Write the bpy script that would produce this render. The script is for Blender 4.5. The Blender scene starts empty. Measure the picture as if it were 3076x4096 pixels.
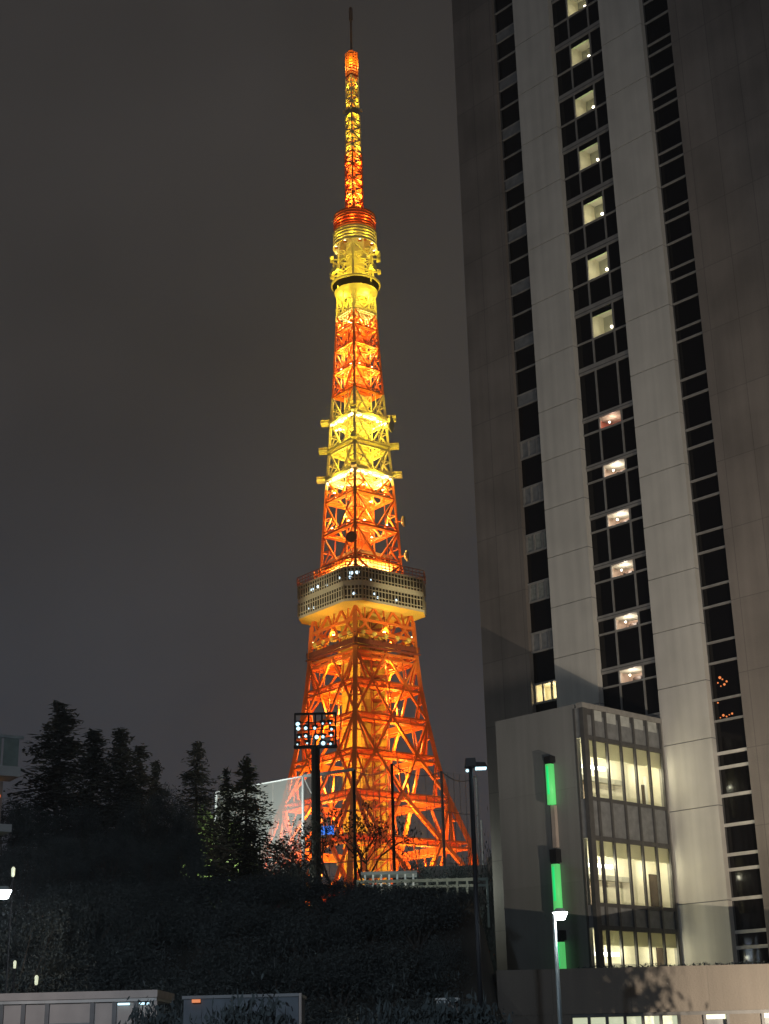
import bpy, math, random
from mathutils import Vector, Matrix
rnd = random.Random(7)
SC = bpy.context.scene
COL = SC.collection
R = math.radians

# ------------------------------------------------------------------ camera
F, PITCH, ROLL = 5938.24, 0.345905698, 0.0247322396      # focal length in photo pixels, tilt, roll
EYE = Vector((0, 0, 1.6))
_f = Vector((0, math.cos(PITCH), math.sin(PITCH)))
_r0 = Vector((1, 0, 0)); _d0 = Vector((0, math.sin(PITCH), -math.cos(PITCH)))
CR, SR = math.cos(ROLL), math.sin(ROLL)
_r = CR*_r0 + SR*_d0
_d = -SR*_r0 + CR*_d0
cam = bpy.data.cameras.new('camera'); cam_o = bpy.data.objects.new('camera', cam); COL.objects.link(cam_o)
cam.sensor_fit = 'VERTICAL'; cam.sensor_height = 36; cam.sensor_width = 27
cam.lens = F/4096*36
cam.clip_start = 0.5; cam.clip_end = 6000
M = Matrix((_r, -_d, -_f)).transposed().to_4x4(); M.translation = EYE
cam_o.matrix_world = M
SC.camera = cam_o

def ray(x, y):
    return (_r*((x-1538)/F) + _d*((y-2048)/F) + _f)
def at(x, y, Y):
    v = ray(x, y); return EYE + v*(Y/v.y)

# ------------------------------------------------------------------ world: overcast city night sky
w = bpy.data.worlds.new('World'); SC.world = w; w.use_nodes = True
nt = w.node_tree; N = nt.nodes; L = nt.links
bg = N['Background']
tc = N.new('ShaderNodeTexCoord'); sx = N.new('ShaderNodeSeparateXYZ'); L.new(tc.outputs['Generated'], sx.inputs[0])
cr = N.new('ShaderNodeValToRGB'); L.new(sx.outputs['Z'], cr.inputs[0])
e = cr.color_ramp.elements
e[0].position = 0.0; e[0].color = (.038, .047, .068, 1)
e[1].position = 0.62; e[1].color = (.036, .033, .032, 1)
m_ = e.new(.24); m_.color = (.038, .041, .049, 1)
m_ = e.new(.42); m_.color = (.038, .0355, .035, 1)
nz = N.new('ShaderNodeTexNoise'); nz.inputs['Scale'].default_value = 5; nz.inputs['Detail'].default_value = 3
L.new(tc.outputs['Generated'], nz.inputs['Vector'])
mr = N.new('ShaderNodeMapRange'); mr.inputs[1].default_value = .3; mr.inputs[2].default_value = .7
mr.inputs[3].default_value = .86; mr.inputs[4].default_value = 1.14; L.new(nz.outputs[0], mr.inputs[0])
mx = N.new('ShaderNodeVectorMath'); mx.operation = 'SCALE'; L.new(cr.outputs[0], mx.inputs[0]); L.new(mr.outputs[0], mx.inputs['Scale'])
L.new(mx.outputs[0], bg.inputs[0]); bg.inputs[1].default_value = .95
vs = SC.view_settings; vs.view_transform = 'Standard'; vs.look = 'None'; vs.exposure = 0; vs.gamma = 1
try: SC.cycles.use_denoising = True; SC.cycles.max_bounces = 6; SC.cycles.transparent_max_bounces = 16; SC.cycles.sample_clamp_indirect = 6
except Exception: pass

# ------------------------------------------------------------------ lights of the place, with added fill
def lamp(name, loc, power, color, radius=.15, parent=None, spot=None, target=None, blend=.5):
    l = bpy.data.lights.new(name, 'SPOT' if spot else 'POINT')
    l.energy = power; l.color = color; l.shadow_soft_size = radius
    o = bpy.data.objects.new(name, l); COL.objects.link(o); o.location = loc
    if spot:
        l.spot_size = R(spot); l.spot_blend = blend
        o.rotation_euler = (Vector(target)-Vector(loc)).to_track_quat('-Z', 'Y').to_euler()
    if parent: o.parent = parent
    return o
COOL = (.80, .92, 1.0); WARM = (1, .84, .62); AMBER = (1, .46, .07); YELL = (1, .72, .035)
# soft weak sun added as fill from behind the camera, standing in for city glow
s_ = bpy.data.lights.new('city_glow_fill', 'SUN'); s_.energy = .035; s_.angle = R(80); s_.color = (.85, .9, 1)
so = bpy.data.objects.new('city_glow_fill', s_); COL.objects.link(so); so.rotation_euler = (R(50), 0, R(-10))
# floodlights in the hotel forecourt, below or beside the frame, and an added fill
lamp('forecourt_floodlight', (8, 34, 1.8), 11500, (1, .94, .86), 2.2, None, 68, (12.5, 71, 38), .3)
lamp('forecourt_floodlight', (18, 44, 2.0), 13000, (1, .86, .68), .02, None, 116, (8, 56, 6), .2)
lamp('added_fill_light', (-6, 2, 9), 10500, (.62, .79, 1.0), .3)  # unseen fill added behind the camera to lift the dark planting

# ------------------------------------------------------------------ materials
def mat(name, col, rough=.6, metal=0, noise=0, nscale=3., emit=None, estr=0, spec=.4, coat=None):
    m = bpy.data.materials.new(name); m.use_nodes = True
    t = m.node_tree; b = t.nodes['Principled BSDF']
    b.inputs['Base Color'].default_value = (*col, 1); b.inputs['Roughness'].default_value = rough
    b.inputs['Metallic'].default_value = metal
    b.inputs['Specular IOR Level'].default_value = spec
    if noise:
        tx = t.nodes.new('ShaderNodeTexCoord'); n = t.nodes.new('ShaderNodeTexNoise')
        n.inputs['Scale'].default_value = nscale; n.inputs['Detail'].default_value = 5
        t.links.new(tx.outputs['Object'], n.inputs['Vector'])
        r = t.nodes.new('ShaderNodeValToRGB')
        r.color_ramp.elements[0].position = .3; r.color_ramp.elements[1].position = .7
        r.color_ramp.elements[0].color = (*[c*(1-noise) for c in col], 1)
        r.color_ramp.elements[1].color = (*[min(1, c*(1+noise)) for c in col], 1)
        t.links.new(n.outputs[0], r.inputs[0]); t.links.new(r.outputs[0], b.inputs['Base Color'])
    if emit:
        b.inputs['Emission Color'].default_value = (*emit, 1); b.inputs['Emission Strength'].default_value = estr
    return m
def clear_mat(name, tint, k_trans, rough=.05, diff=None):
    """thin pane or net: mostly see-through, a little gloss or diffuse"""
    m = bpy.data.materials.new(name); m.use_nodes = True
    t = m.node_tree; t.nodes.remove(t.nodes['Principled BSDF'])
    out = t.nodes['Material Output']
    tr = t.nodes.new('ShaderNodeBsdfTransparent'); tr.inputs[0].default_value = (*tint, 1)
    if diff:
        g = t.nodes.new('ShaderNodeAddShader')
        d1 = t.nodes.new('ShaderNodeBsdfDiffuse'); d1.inputs[0].default_value = (*diff, 1)
        d2 = t.nodes.new('ShaderNodeBsdfTranslucent'); d2.inputs[0].default_value = (*diff, 1)
        t.links.new(d1.outputs[0], g.inputs[0]); t.links.new(d2.outputs[0], g.inputs[1])
    else:
        g = t.nodes.new('ShaderNodeBsdfGlossy'); g.inputs['Roughness'].default_value = rough
    mx = t.nodes.new('ShaderNodeMixShader'); mx.inputs[0].default_value = 1-k_trans
    t.links.new(tr.outputs[0], mx.inputs[1]); t.links.new(g.outputs[0], mx.inputs[2]); t.links.new(mx.outputs[0], out.inputs[0])
    return m
def emat(name, col, s):
    m = bpy.data.materials.new(name); m.use_nodes = True
    b = m.node_tree.nodes['Principled BSDF']; b.inputs['Base Color'].default_value = (*[min(.8, c) for c in col], 1)
    b.inputs['Emission Color'].default_value = (*col, 1); b.inputs['Emission Strength'].default_value = s
    return m
def panel_mat(name, col, jx, jz, dark=.6, noise=.12, rough=.7, mort=.018):
    """tiled facade: staggered panels with thin joints"""
    m = mat(name, col, rough, noise=noise, nscale=.25)
    t = m.node_tree; b = t.nodes['Principled BSDF']
    base = b.inputs['Base Color'].links[0].from_socket
    tx = t.nodes.new('ShaderNodeTexCoord'); sp = t.nodes.new('ShaderNodeSeparateXYZ'); cb = t.nodes.new('ShaderNodeCombineXYZ')
    ad = t.nodes.new('ShaderNodeMath'); ad.operation = 'ADD'
    t.links.new(tx.outputs['Object'], sp.inputs[0]); t.links.new(sp.outputs[0], ad.inputs[0]); t.links.new(sp.outputs[1], ad.inputs[1])
    t.links.new(ad.outputs[0], cb.inputs[0]); t.links.new(sp.outputs[2], cb.inputs[1])
    k = t.nodes.new('ShaderNodeTexBrick'); k.offset = 0
    k.inputs['Scale'].default_value = 1; k.inputs['Brick Width'].default_value = jx; k.inputs['Row Height'].default_value = jz
    k.inputs['Mortar Size'].default_value = mort; k.inputs['Color1'].default_value = (1, 1, 1, 1); k.inputs['Color2'].default_value = (.88, .88, .88, 1)
    k.inputs['Mortar'].default_value = (dark, dark, dark, 1); t.links.new(cb.outputs[0], k.inputs['Vector'])
    mu = t.nodes.new('ShaderNodeMixRGB'); mu.blend_type = 'MULTIPLY'; mu.inputs[0].default_value = 1
    t.links.new(base, mu.inputs[1]); t.links.new(k.outputs[0], mu.inputs[2]); t.links.new(mu.outputs[0], b.inputs['Base Color'])
    n2 = t.nodes.new('ShaderNodeTexNoise'); n2.inputs['Scale'].default_value = 14; n2.inputs['Detail'].default_value = 6
    t.links.new(tx.outputs['Object'], n2.inputs['Vector'])
    bp = t.nodes.new('ShaderNodeBump'); bp.inputs['Strength'].default_value = .25; bp.inputs['Distance'].default_value = .05
    t.links.new(n2.outputs[0], bp.inputs['Height']); t.links.new(bp.outputs[0], b.inputs['Normal'])
    return m
def streak(m, lo=.89, hi=1.04, sc=2.2):
    t = m.node_tree; b = t.nodes['Principled BSDF']; src = b.inputs['Base Color'].links[0].from_socket
    tx = t.nodes.new('ShaderNodeTexCoord'); mp = t.nodes.new('ShaderNodeMapping'); mp.inputs['Scale'].default_value = (sc, sc, sc*.035)
    n = t.nodes.new('ShaderNodeTexNoise'); n.inputs['Scale'].default_value = 1; n.inputs['Detail'].default_value = 6
    t.links.new(tx.outputs['Object'], mp.inputs[0]); t.links.new(mp.outputs[0], n.inputs['Vector'])
    r = t.nodes.new('ShaderNodeMapRange'); r.inputs[1].default_value = .32; r.inputs[2].default_value = .68; r.inputs[3].default_value = lo; r.inputs[4].default_value = hi
    t.links.new(n.outputs[0], r.inputs[0]); k = t.nodes.new('ShaderNodeVectorMath'); k.operation = 'SCALE'
    t.links.new(src, k.inputs[0]); t.links.new(r.outputs[0], k.inputs['Scale']); t.links.new(k.outputs[0], b.inputs['Base Color']); return m
MT = dict(
 brown=panel_mat('brown_tile', (.235, .20, .17), 1.7, 3.58, .62, .22),
 white=mat('pale_precast', (.60, .56, .49), .8, noise=.07, nscale=.6),
 grey=panel_mat('grey_render', (.22, .215, .20), 6, 4.2, .85, .1),
 alu=mat('dull_aluminium', (.33, .31, .28), .5, .3, noise=.15),
 dalu=mat('dark_bronze_frame', (.10, .095, .09), .5, .3, noise=.15),
 glass=mat('dark_glass', (.006, .005, .005), .08, spec=.35),
 pane=clear_mat('clear_pane', (.97, .98, .96), .95),
 span=mat('grey_spandrel', (.19, .19, .185), .35, noise=.2),
 sq=mat('pale_infill', (.42, .42, .38), .7, noise=.15),
 cream=mat('cream_wall', (.78, .73, .56), .8, noise=.06),
 ceil=mat('room_ceiling', (.72, .70, .58), .9),
 green_tint=mat('pale_green_wall', (.62, .74, .48), .8),
 pinkw=mat('pink_cream_wall', (.80, .62, .50), .8),
 redw=mat('red_wall', (.75, .30, .22), .8),
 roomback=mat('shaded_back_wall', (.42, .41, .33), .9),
 curtain=mat('grey_curtain', (.22, .225, .20), .9, noise=.25, nscale=6),
 wood=mat('dark_wood', (.06, .04, .03), .5, noise=.3),
 bulb=emat('warm_bulb', (1, .88, .70), 7),
 tube=emat('fluorescent_tube', (.95, 1, .95), 5),
 green=emat('green_lamp', (.10, .58, .15), .72),
 greencore=emat('green_lamp_core', (.015, .72, .17), .85),
 black=mat('black_metal', (.015, .015, .017), .5, .2, noise=.2),
 pole=mat('galvanised_pole', (.30, .33, .32), .5, .4, noise=.1),
 wpole=mat('white_pole', (.75, .77, .75), .5, noise=.1),
 led=emat('white_led', (.92, .97, 1), 14),
 ledb=emat('blue_white_led', (.55, .85, 1), 1.6),
 orange=mat('orange_steel', (.78, .19, .022), .5, noise=.12, nscale=.4),
 wsteel=mat('white_steel', (.80, .73, .52), .5, noise=.08, nscale=.4),
 dsteel=mat('dark_red_steel', (.22, .045, .02), .5, noise=.2),
 rust=mat('bare_mast', (.20, .12, .09), .45, .5, noise=.2),
 shaft=panel_mat('shaft_cladding', (.46, .44, .09), 1.5, 1.9, .6, .15, .6, .09),
 soffit=mat('soffit_cream', (.74, .56, .09), .6, noise=.06),
 deckw=mat('deck_cladding', (.66, .60, .43), .6, noise=.08),
 flood=emat('sodium_glow', (1, .86, .45), 9),
 bluew=emat('deck_interior_lamp', (.6, .82, 1), 2.2),
 bluesign=emat('blue_screen', (.03, .22, 1), 1.2),
 net=clear_mat('golf_net', (.94, .94, .94), .76, diff=(.62, .66, .62)),
 netfine=clear_mat('golf_net_thin', (.96, .96, .96), .90, diff=(.6, .6, .55)),
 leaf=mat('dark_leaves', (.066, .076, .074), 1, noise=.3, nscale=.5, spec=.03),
 needle=mat('dark_needles', (.07, .075, .064), 1, noise=.35, nscale=.8, spec=.03),
 blackleaf=mat('pine_needles', (.04, .05, .035), .7, noise=.4, spec=.2),
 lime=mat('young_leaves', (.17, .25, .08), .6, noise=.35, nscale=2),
 bark=mat('bark', (.06, .05, .042), .9, noise=.35),
 soil=mat('soil', (.05, .047, .04), .95, noise=.35, nscale=.5),
 asphalt=mat('asphalt', (.05, .05, .052), .9, noise=.2),
 rail=mat('pale_green_rail', (.30, .36, .31), .6, noise=.2),
 conc=mat('concrete', (.36, .36, .34), .85, noise=.18, nscale=.7),
 podium=panel_mat('podium_stone', (.15, .125, .10), 2.7, 9, .8, .12),
 frost=mat('frosted_panel', (.40, .33, .28), .5, noise=.08),
 shop=emat('lit_shop_window', (.9, .95, .62), .55),
 warmwin=emat('warm_lit_room', (1, .50, .16), .75),
 orangel=emat('orange_glow', (1, .27, .08), .55),
 tealglass=mat('balcony_glass', (.16, .20, .18), .3, noise=.15),
)

for k_ in ('white', 'brown', 'grey', 'podium', 'frost'): streak(MT[k_])
# ------------------------------------------------------------------ mesh helpers
class MB:
    def __init__(s): s.v = []; s.f = []; s.mi = []; s.mats = []
    def _m(s, m):
        m = MT[m] if isinstance(m, str) else m
        if m not in s.mats: s.mats.append(m)
        return s.mats.index(m)
    def poly(s, pts, m):
        i = len(s.v); s.v += [tuple(p) for p in pts]; s.f.append(tuple(range(i, i+len(pts)))); s.mi.append(s._m(m))
    def hexa(s, c, m):
        i = len(s.v); s.v += [tuple(p) for p in c]; k = s._m(m)
        for q in ((0, 3, 2, 1), (4, 5, 6, 7), (0, 1, 5, 4), (1, 2, 6, 5), (2, 3, 7, 6), (3, 0, 4, 7)):
            s.f.append(tuple(i+j for j in q)); s.mi.append(k)
    def box(s, x0, x1, y0, y1, z0, z1, m):
        s.hexa([(x0, y0, z0), (x1, y0, z0), (x1, y1, z0), (x0, y1, z0), (x0, y0, z1), (x1, y0, z1), (x1, y1, z1), (x0, y1, z1)], m)
    def beam(s, p, q, wd, m, hd=None):
        p, q = Vector(p), Vector(q); a = q-p
        if a.length < 1e-6: return
        a.normalize(); u = a.cross(Vector((0, 0, 1)))
        if u.length < .05: u = a.cross(Vector((1, 0, 0)))
        u.normalize(); v = a.cross(u); u *= wd/2; v *= (hd or wd)/2
        s.hexa([p-u-v, p+u-v, p+u+v, p-u+v, q-u-v, q+u-v, q+u+v, q-u+v], m)
    def tube(s, p, q, r0, r1, m, n=8, cap=True):
        p, q = Vector(p), Vector(q); a = (q-p).normalized(); u = a.cross(Vector((0, 0, 1)))
        if u.length < .05: u = a.cross(Vector((1, 0, 0)))
        u.normalize(); v = a.cross(u); i = len(s.v); k = s._m(m)
        for c, r in ((p, r0), (q, r1)):
            for j in range(n):
                t = 2*math.pi*j/n; s.v.append(tuple(c+u*(r*math.cos(t))+v*(r*math.sin(t))))
        for j in range(n):
            s.f.append((i+j, i+(j+1) % n, i+n+(j+1) % n, i+n+j)); s.mi.append(k)
        if cap:
            s.f.append(tuple(i+j for j in range(n-1, -1, -1))); s.mi.append(k)
            s.f.append(tuple(i+n+j for j in range(n))); s.mi.append(k)
    def lathe(s, prof, m, n=32, c=(0, 0, 0), a0=0, closed=False):
        """prof: (radius, z[, material]) list; rings around z"""
        i = len(s.v)
        for p in prof:
            for j in range(n):
                t = a0+2*math.pi*j/n; s.v.append((c[0]+p[0]*math.cos(t), c[1]+p[0]*math.sin(t), c[2]+p[1]))
        for a in range(len(prof)-1):
            k = s._m(prof[a+1][2] if len(prof[a+1]) > 2 else m)
            for j in range(n):
                s.f.append((i+a*n+j, i+a*n+(j+1) % n, i+(a+1)*n+(j+1) % n, i+(a+1)*n+j)); s.mi.append(k)
    def ball(s, c, r, m, n=10):
        pr = [(max(1e-3, r*math.sin(math.pi*a/n)), -r*math.cos(math.pi*a/n)) for a in range(n+1)]
        s.lathe(pr, m, n, c)
    def mesh(s, name, smooth=False):
        me = bpy.data.meshes.new(name); me.from_pydata(s.v, [], s.f)
        for m in s.mats: me.materials.append(m)
        me.polygons.foreach_set('material_index', s.mi)
        if smooth: me.polygons.foreach_set('use_smooth', [True]*len(s.f))
        me.update(); return me
    def build(s, name, parent=None, smooth=False):
        return obj(name, s.mesh(name, smooth), parent)
def obj(name, me, parent=None):
    o = bpy.data.objects.new(name, me); COL.objects.link(o)
    if parent: o.parent = parent
    return o
def tag(o, label, cat, group=None):
    o['label'] = label; o['category'] = cat
    if group: o['group'] = group
    return o
def thing(name, label, cat, loc=(0, 0, 0), rz=0, group=None):
    o = bpy.data.objects.new(name, None); COL.objects.link(o); o.location = loc; o.rotation_euler = (0, 0, rz)
    return tag(o, label, cat, group)
def struct(o): o['kind'] = 'structure'; return o
def copy_tree(o, parent=None):
    c = o.copy(); COL.objects.link(c)
    if parent: c.parent = parent
    for ch in list(o.children): copy_tree(ch, c)
    return c

# ------------------------------------------------------------------ ground
def sm(t): t = max(0, min(1, t)); return t*t*(3-2*t)
def ground_z(x, y):
    if y > 100: return 6.9
    left = 1-sm((x-3.3)/1.2)
    back = sm((y-86)/12)
    return 6.9*max(sm((y-47)/13)*left, back)
def make_ground():
    xs = [-900, -400, -200, -120, -80, -60, -48]+[-40+2*i for i in range(18)]+[-4+.8*i for i in range(14)]+[8, 10, 14, 20, 30, 45, 70, 120, 250, 500, 900]
    ys = [-60, -20, 0, 15, 25, 32, 38, 42, 45]+[47+1.1*i for i in range(13)]+[63, 66, 70, 75, 80]+[84+2*i for i in range(9)]+[110, 140, 200, 300, 420, 700, 1400, 3000]
    xs = sorted(set(xs)); b = MB()
    for y in ys:
        for x in xs: b.v.append((x, y, ground_z(x, y)))
    n = len(xs); k = b._m('soil')
    for j in range(len(ys)-1):
        for i in range(n-1):
            b.f.append((j*n+i, j*n+i+1, (j+1)*n+i+1, (j+1)*n+i)); b.mi.append(k)
    struct(b.build('ground', smooth=True))
    b = MB(); b.box(-60, 60, 6, 24, -.02, .004, 'asphalt'); struct(b.build('road'))
make_ground()

# ------------------------------------------------------------------ hotel tower
AZ = -0.798063183; S = 60.
DD = Vector((math.cos(AZ), math.sin(AZ), 0)); NN = Vector((-math.sin(AZ), math.cos(AZ), 0))
U0 = -.706
HLOC = (DD*U0+NN)*S
def hx(u): return (u-U0)*S
def hy(w): return (w-1)*S
def hz(z): return z*S+1.6
V = [hx(u) for u in (-.9003, -.8436, -.8136, -.7675, -.7063, -.6592, -.6295)]
hotel = thing('hotel_tower', 'tall dark brown hotel tower with pale vertical panels and three window strips', 'hotel', HLOC, AZ)
TOP = 88.
b = MB(); b.box(V[0], V[1]-.004, 0, 22, 0, TOP, 'brown'); b.build('wall', hotel)
b = MB(); b.box(V[6]+.004, 19, 0, 22, 0, TOP, 'brown'); b.build('wall', hotel)
b = MB(); b.box(V[1], V[6], 2.2, 22, 0, TOP-.2, 'brown'); b.box(V[1], V[6], .31, 2.2, TOP-1.5, TOP-.2, 'brown'); b.build('core_wall', hotel)
JU = [.0035+.5535+.0587*k for k in range(-0, 16)]
joints = [.0997, .1717, .2247, .2715, .3190, .3657, .4124, .4587, .5060, .5555]+[.6089+.0597*k for k in range(0, 15)]
for xa, xb in ((V[2], V[3]), (V[4], V[5])):
    b = MB(); zz = [0]+[hz(j) for j in joints if hz(j) < TOP-1]+[TOP]
    for a, c in zip(zz, zz[1:]): b.box(xa, xb, -.12, .28, a+.022, c-.022, 'white')
    b.box(xa+.01, xb-.01, -.06, .26, 0, TOP-.05, 'span')
    b.build('wall_panel', hotel)
A_, B_, C_ = .9088, .8833, .8715; PER = .0597
upper = [(C_-PER*k, A_-PER*(k+1), B_-PER*(k+1), C_-PER*(k+1)) for k in range(-8, 5)]      # top, thin rail, band top, band bottom
lower = [(.5364-.0469*j, .5193-.0469*j) for j in range(0, 7)]
GY = .30                                    # glass plane behind the facade face
def rail(b, x0, x1, z, h=.08, m='alu'): b.box(x0, x1, GY-.09, GY+.02, hz(z)-h/2, hz(z)+h/2, m)
def upright(b, x, z0, z1, wd=.07, m='alu'): b.box(x-wd/2, x+wd/2, GY-.07, GY+.02, hz(z0), hz(z1), m)
def glass(b, x0, x1, z0, z1, m='glass', dy=0): b.poly([(x0, GY+dy, hz(z0)), (x1, GY+dy, hz(z0)), (x1, GY+dy, hz(z1)), (x0, GY+dy, hz(z1))], m)
M1, M2 = hx(-.7488), hx(-.7240)
def room(zt, zb, style, i):
    """a lit guest room behind the middle pane: walls, ceiling, lamp"""
    z0, z1 = hz(zb), hz(zt); x0, x1 = M1, M2; y0 = GY+.03
    dp = 1.05 if style == 'tall' else 1.15
    if style != 'tall': x0 -= .22
    wl = {'tall': 'cream', 'short': 'pinkw', 'red': 'redw'}[style]
    b = MB(); y1 = y0+dp
    b.poly([(x0, y0, z0), (x0, y1, z0), (x0, y1, z1), (x0, y0, z1)], wl)                 # side wall
    b.poly([(x1+.25, y0, z0), (x1+.25, y1, z0), (x1+.25, y1, z1), (x1+.25, y0, z1)], wl)
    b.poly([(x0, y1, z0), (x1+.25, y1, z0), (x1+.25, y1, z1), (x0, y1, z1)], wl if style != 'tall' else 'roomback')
    b.poly([(x0, y0, z1), (x1+.25, y0, z1), (x1+.25, y1, z1), (x0, y1, z1)], 'ceil')
    b.poly([(x0, y0, z0), (x1+.25, y0, z0), (x1+.25, y1, z0), (x0, y1, z0)], 'wood')
    b.poly([(x1, y0, z0), (x1+.25, y0, z0), (x1+.25, y0, z1), (x1, y0, z1)], 'wood')
    if style == 'tall':
        b.box(x0+.02, x1, y0+.02, y0+.3, z1-.20, z1-.02, 'green_tint')                   # curtain box
        q_ = rnd.uniform(-.12, .12)
        b.box(x1-1.0+q_, x1-.3, y1-.3, y1-.05, z0, z0+rnd.uniform(.35, .55), 'wood')
        lx, ly, lz = x1-.56, y0+.5, z0+.62
    else:
        b.box(x0+.55, x1+.2, y1-.45, y1-.05, z0, z0+rnd.uniform(.36, .5), 'wood')       # cabinet
        b.box(x0+.6+rnd.uniform(-.1, .1), x1-.6, y1-.60, y1-.46, z0+.24, z0+.38, 'wood')
        lx, ly, lz = x0+.50, y0+.45, z1-.20
    o = b.build('guest_room', hotel)
    k = MB(); k.ball((lx, ly, lz), .085 if style == 'tall' else .055, 'bulb'); k.build('lamp', o)
    if style == 'tall':
        k = MB(); k.ball((lx-.05, ly+.1, lz-.34), .05, 'bulb'); k.build('lamp', o)
    c = {'tall': (1, .93, .62), 'short': (1, .86, .74), 'red': (1, .62, .5)}[style]
    lamp('room_light', ((x0+x1)/2, y0+.35, z1-.30 if style != 'tall' else z0+.62), {'tall': 11, 'short': 17, 'red': 11}[style]*rnd.uniform(.75, 1.25), c, .06, hotel)
# upper floors
for k, (zt, za, zb, zc) in enumerate(upper):
    lit = k >= 5                                                       # the seven lit storeys seen in the photo
    f = MB(); p = MB()                                                # west strip
    rail(f, V[1], V[2], za); f.box(V[1], V[2], GY-.05, GY+.02, hz(zc), hz(zb), 'span'); rail(f, V[1], V[2], zb, .07); rail(f, V[1], V[2], zc, .07)
    for x in (V[1]+.035, V[2]-.035): upright(f, x, zc, zt, .06, 'dalu')
    glass(p, V[1], V[2], zc, zt)
    o = f.build('window', hotel); p.build('pane', o)
    f = MB(); p = MB()                                                # east strip
    for z in (za, zb, zc): rail(f, V[5], V[6], z, .09)
    for x in (V[5]+.035, V[6]-.035): upright(f, x, zc, zt, .06, 'dalu')
    glass(p, V[5], V[6], zc, zt)
    o = f.build('window', hotel); p.build('pane', o)
    f = MB(); p = MB()                                                # middle strip
    rail(f, V[3], V[4], za, .08); f.box(V[3], V[4], GY-.09, GY+.02, hz(zc+.0058), hz(zb+.0008), 'alu')
    f.box(V[3], V[4], GY-.095, GY+.021, hz(zc+.0078), hz(zc+.0086), 'dalu')
    for x in (M1, M2): upright(f, x, zc, zt, .09)
    for x0, x1 in ((V[3], M1), (M2, V[4])): glass(p, x0, x1, zc, zt)
    glass(p, M1, M2, zc, za)
    glass(p, M1, M2, za, zt+.006, 'pane' if lit else 'glass')
    o = f.build('window', hotel); p.build('pane', o)
    if lit: room(zt+.0058, za, 'tall', k)
# lower floors
for j, (zp, zq) in enumerate(lower):
    znext = zp-.0469
    top = zp if j else upper[-1][3]
    f = MB(); p = MB()                                                # west strip: short three-pane windows
    rail(f, V[1], V[2], zp, .10); rail(f, V[1], V[2], zq, .10)
    wd = V[2]-V[1]
    for t in (.04, .34, .67, .97): upright(f, V[1]+wd*t, zq, zp, .10)
    if j == 5:
        glass(p, V[1], V[2], zq, zp, 'pane')
        r = MB(); y0, y1, z0, z1 = GY+.02, GY+.9, hz(zq), hz(zp)
        for q in ([(V[1], y1, z0), (V[2], y1, z0), (V[2], y1, z1), (V[1], y1, z1)], [(V[1], y0, z0), (V[1], y1, z0), (V[1], y1, z1), (V[1], y0, z1)],
                  [(V[2], y0, z0), (V[2], y1, z0), (V[2], y1, z1), (V[2], y0, z1)], [(V[1], y0, z1), (V[2], y0, z1), (V[2], y1, z1), (V[1], y1, z1)], [(V[1], y0, z0), (V[2], y0, z0), (V[2], y1, z0), (V[1], y1, z0)]):
            r.poly(q, 'cream')
        r.build('stair_room', hotel); lamp('room_light', (V[1]+.9, GY+.4, z0+.55), 22, (1, .88, .6), .06, hotel)
    else: glass(p, V[1], V[2], zq, zp, 'curtain' if j in (2, 3) else 'span')
    glass(p, V[1], V[2], znext, zq)
    if j == 0: glass(p, V[1], V[2], zp, upper[-1][3])
    o = f.build('window', hotel); p.build('pane', o)
    f = MB(); p = MB()                                                # middle strip
    f.box(V[3], V[4], GY-.09, GY+.02, hz(zp-.0050), hz(zp-.0004), 'alu'); rail(f, V[3], V[4], zq, .09)
    f.box(V[3], V[4], GY-.095, GY+.021, hz(zp-.0030), hz(zp-.0024), 'dalu')
    for x in (M1, M2): upright(f, x, znext, top, .09)
    for x0, x1 in ((V[3], M1), (M2, V[4])): glass(p, x0, x1, znext, top)
    glass(p, M1, M2, znext, zq)
    if j == 0: glass(p, M1, M2, zp, top)
    lit = j < 6
    glass(p, M1, M2, zq, zp, 'pane' if lit else 'glass')
    o = f.build('window', hotel); p.build('pane', o)
    if lit: room(zp-.005, zq, 'red' if j == 0 else 'short', j)
    f = MB(); p = MB()                                                # east strip
    rail(f, V[5], V[6], zp, .11); rail(f, V[5], V[6], zq, .11)
    for x in (V[5]+.035, V[6]-.035): upright(f, x, znext, top, .06, 'dalu')
    glass(p, V[5], V[6], znext, top)
    o = f.build('window', hotel); p.build('pane', o)
low_e = [.2121, .2007, .1788, .1561, .1336, .1223, .1003, .076, .0645]
prev = .5364-.0469*7
f = MB(); p = MB()
for z in low_e: rail(f, V[5], V[6], z, .15, 'white')
for x in (V[5]+.035, V[6]-.035): upright(f, x, 0, prev, .06, 'dalu')
glass(p, V[5], V[6], 0, prev); o = f.build('window', hotel); p.build('pane', o)
f = MB(); f.box(V[1], V[2], GY-.05, GY+.3, 0, hz(prev), 'brown'); f.build('lower_wall', hotel)
f = MB(); f.box(V[3], V[4], GY, GY+.3, 0, hz(prev), 'grey'); f.build('lower_wall', hotel)
# glowing balls imitating an orange reflection in two panes of the east strip
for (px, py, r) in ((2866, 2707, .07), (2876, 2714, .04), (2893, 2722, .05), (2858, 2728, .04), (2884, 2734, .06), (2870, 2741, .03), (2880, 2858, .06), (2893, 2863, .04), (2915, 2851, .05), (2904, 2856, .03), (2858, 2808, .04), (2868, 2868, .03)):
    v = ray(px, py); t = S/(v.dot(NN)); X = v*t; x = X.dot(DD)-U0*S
    k = MB(); k.ball((x, GY-.02, v.z*t+1.6), r, 'orangel'); k.build('orange_glint', hotel)

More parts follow.
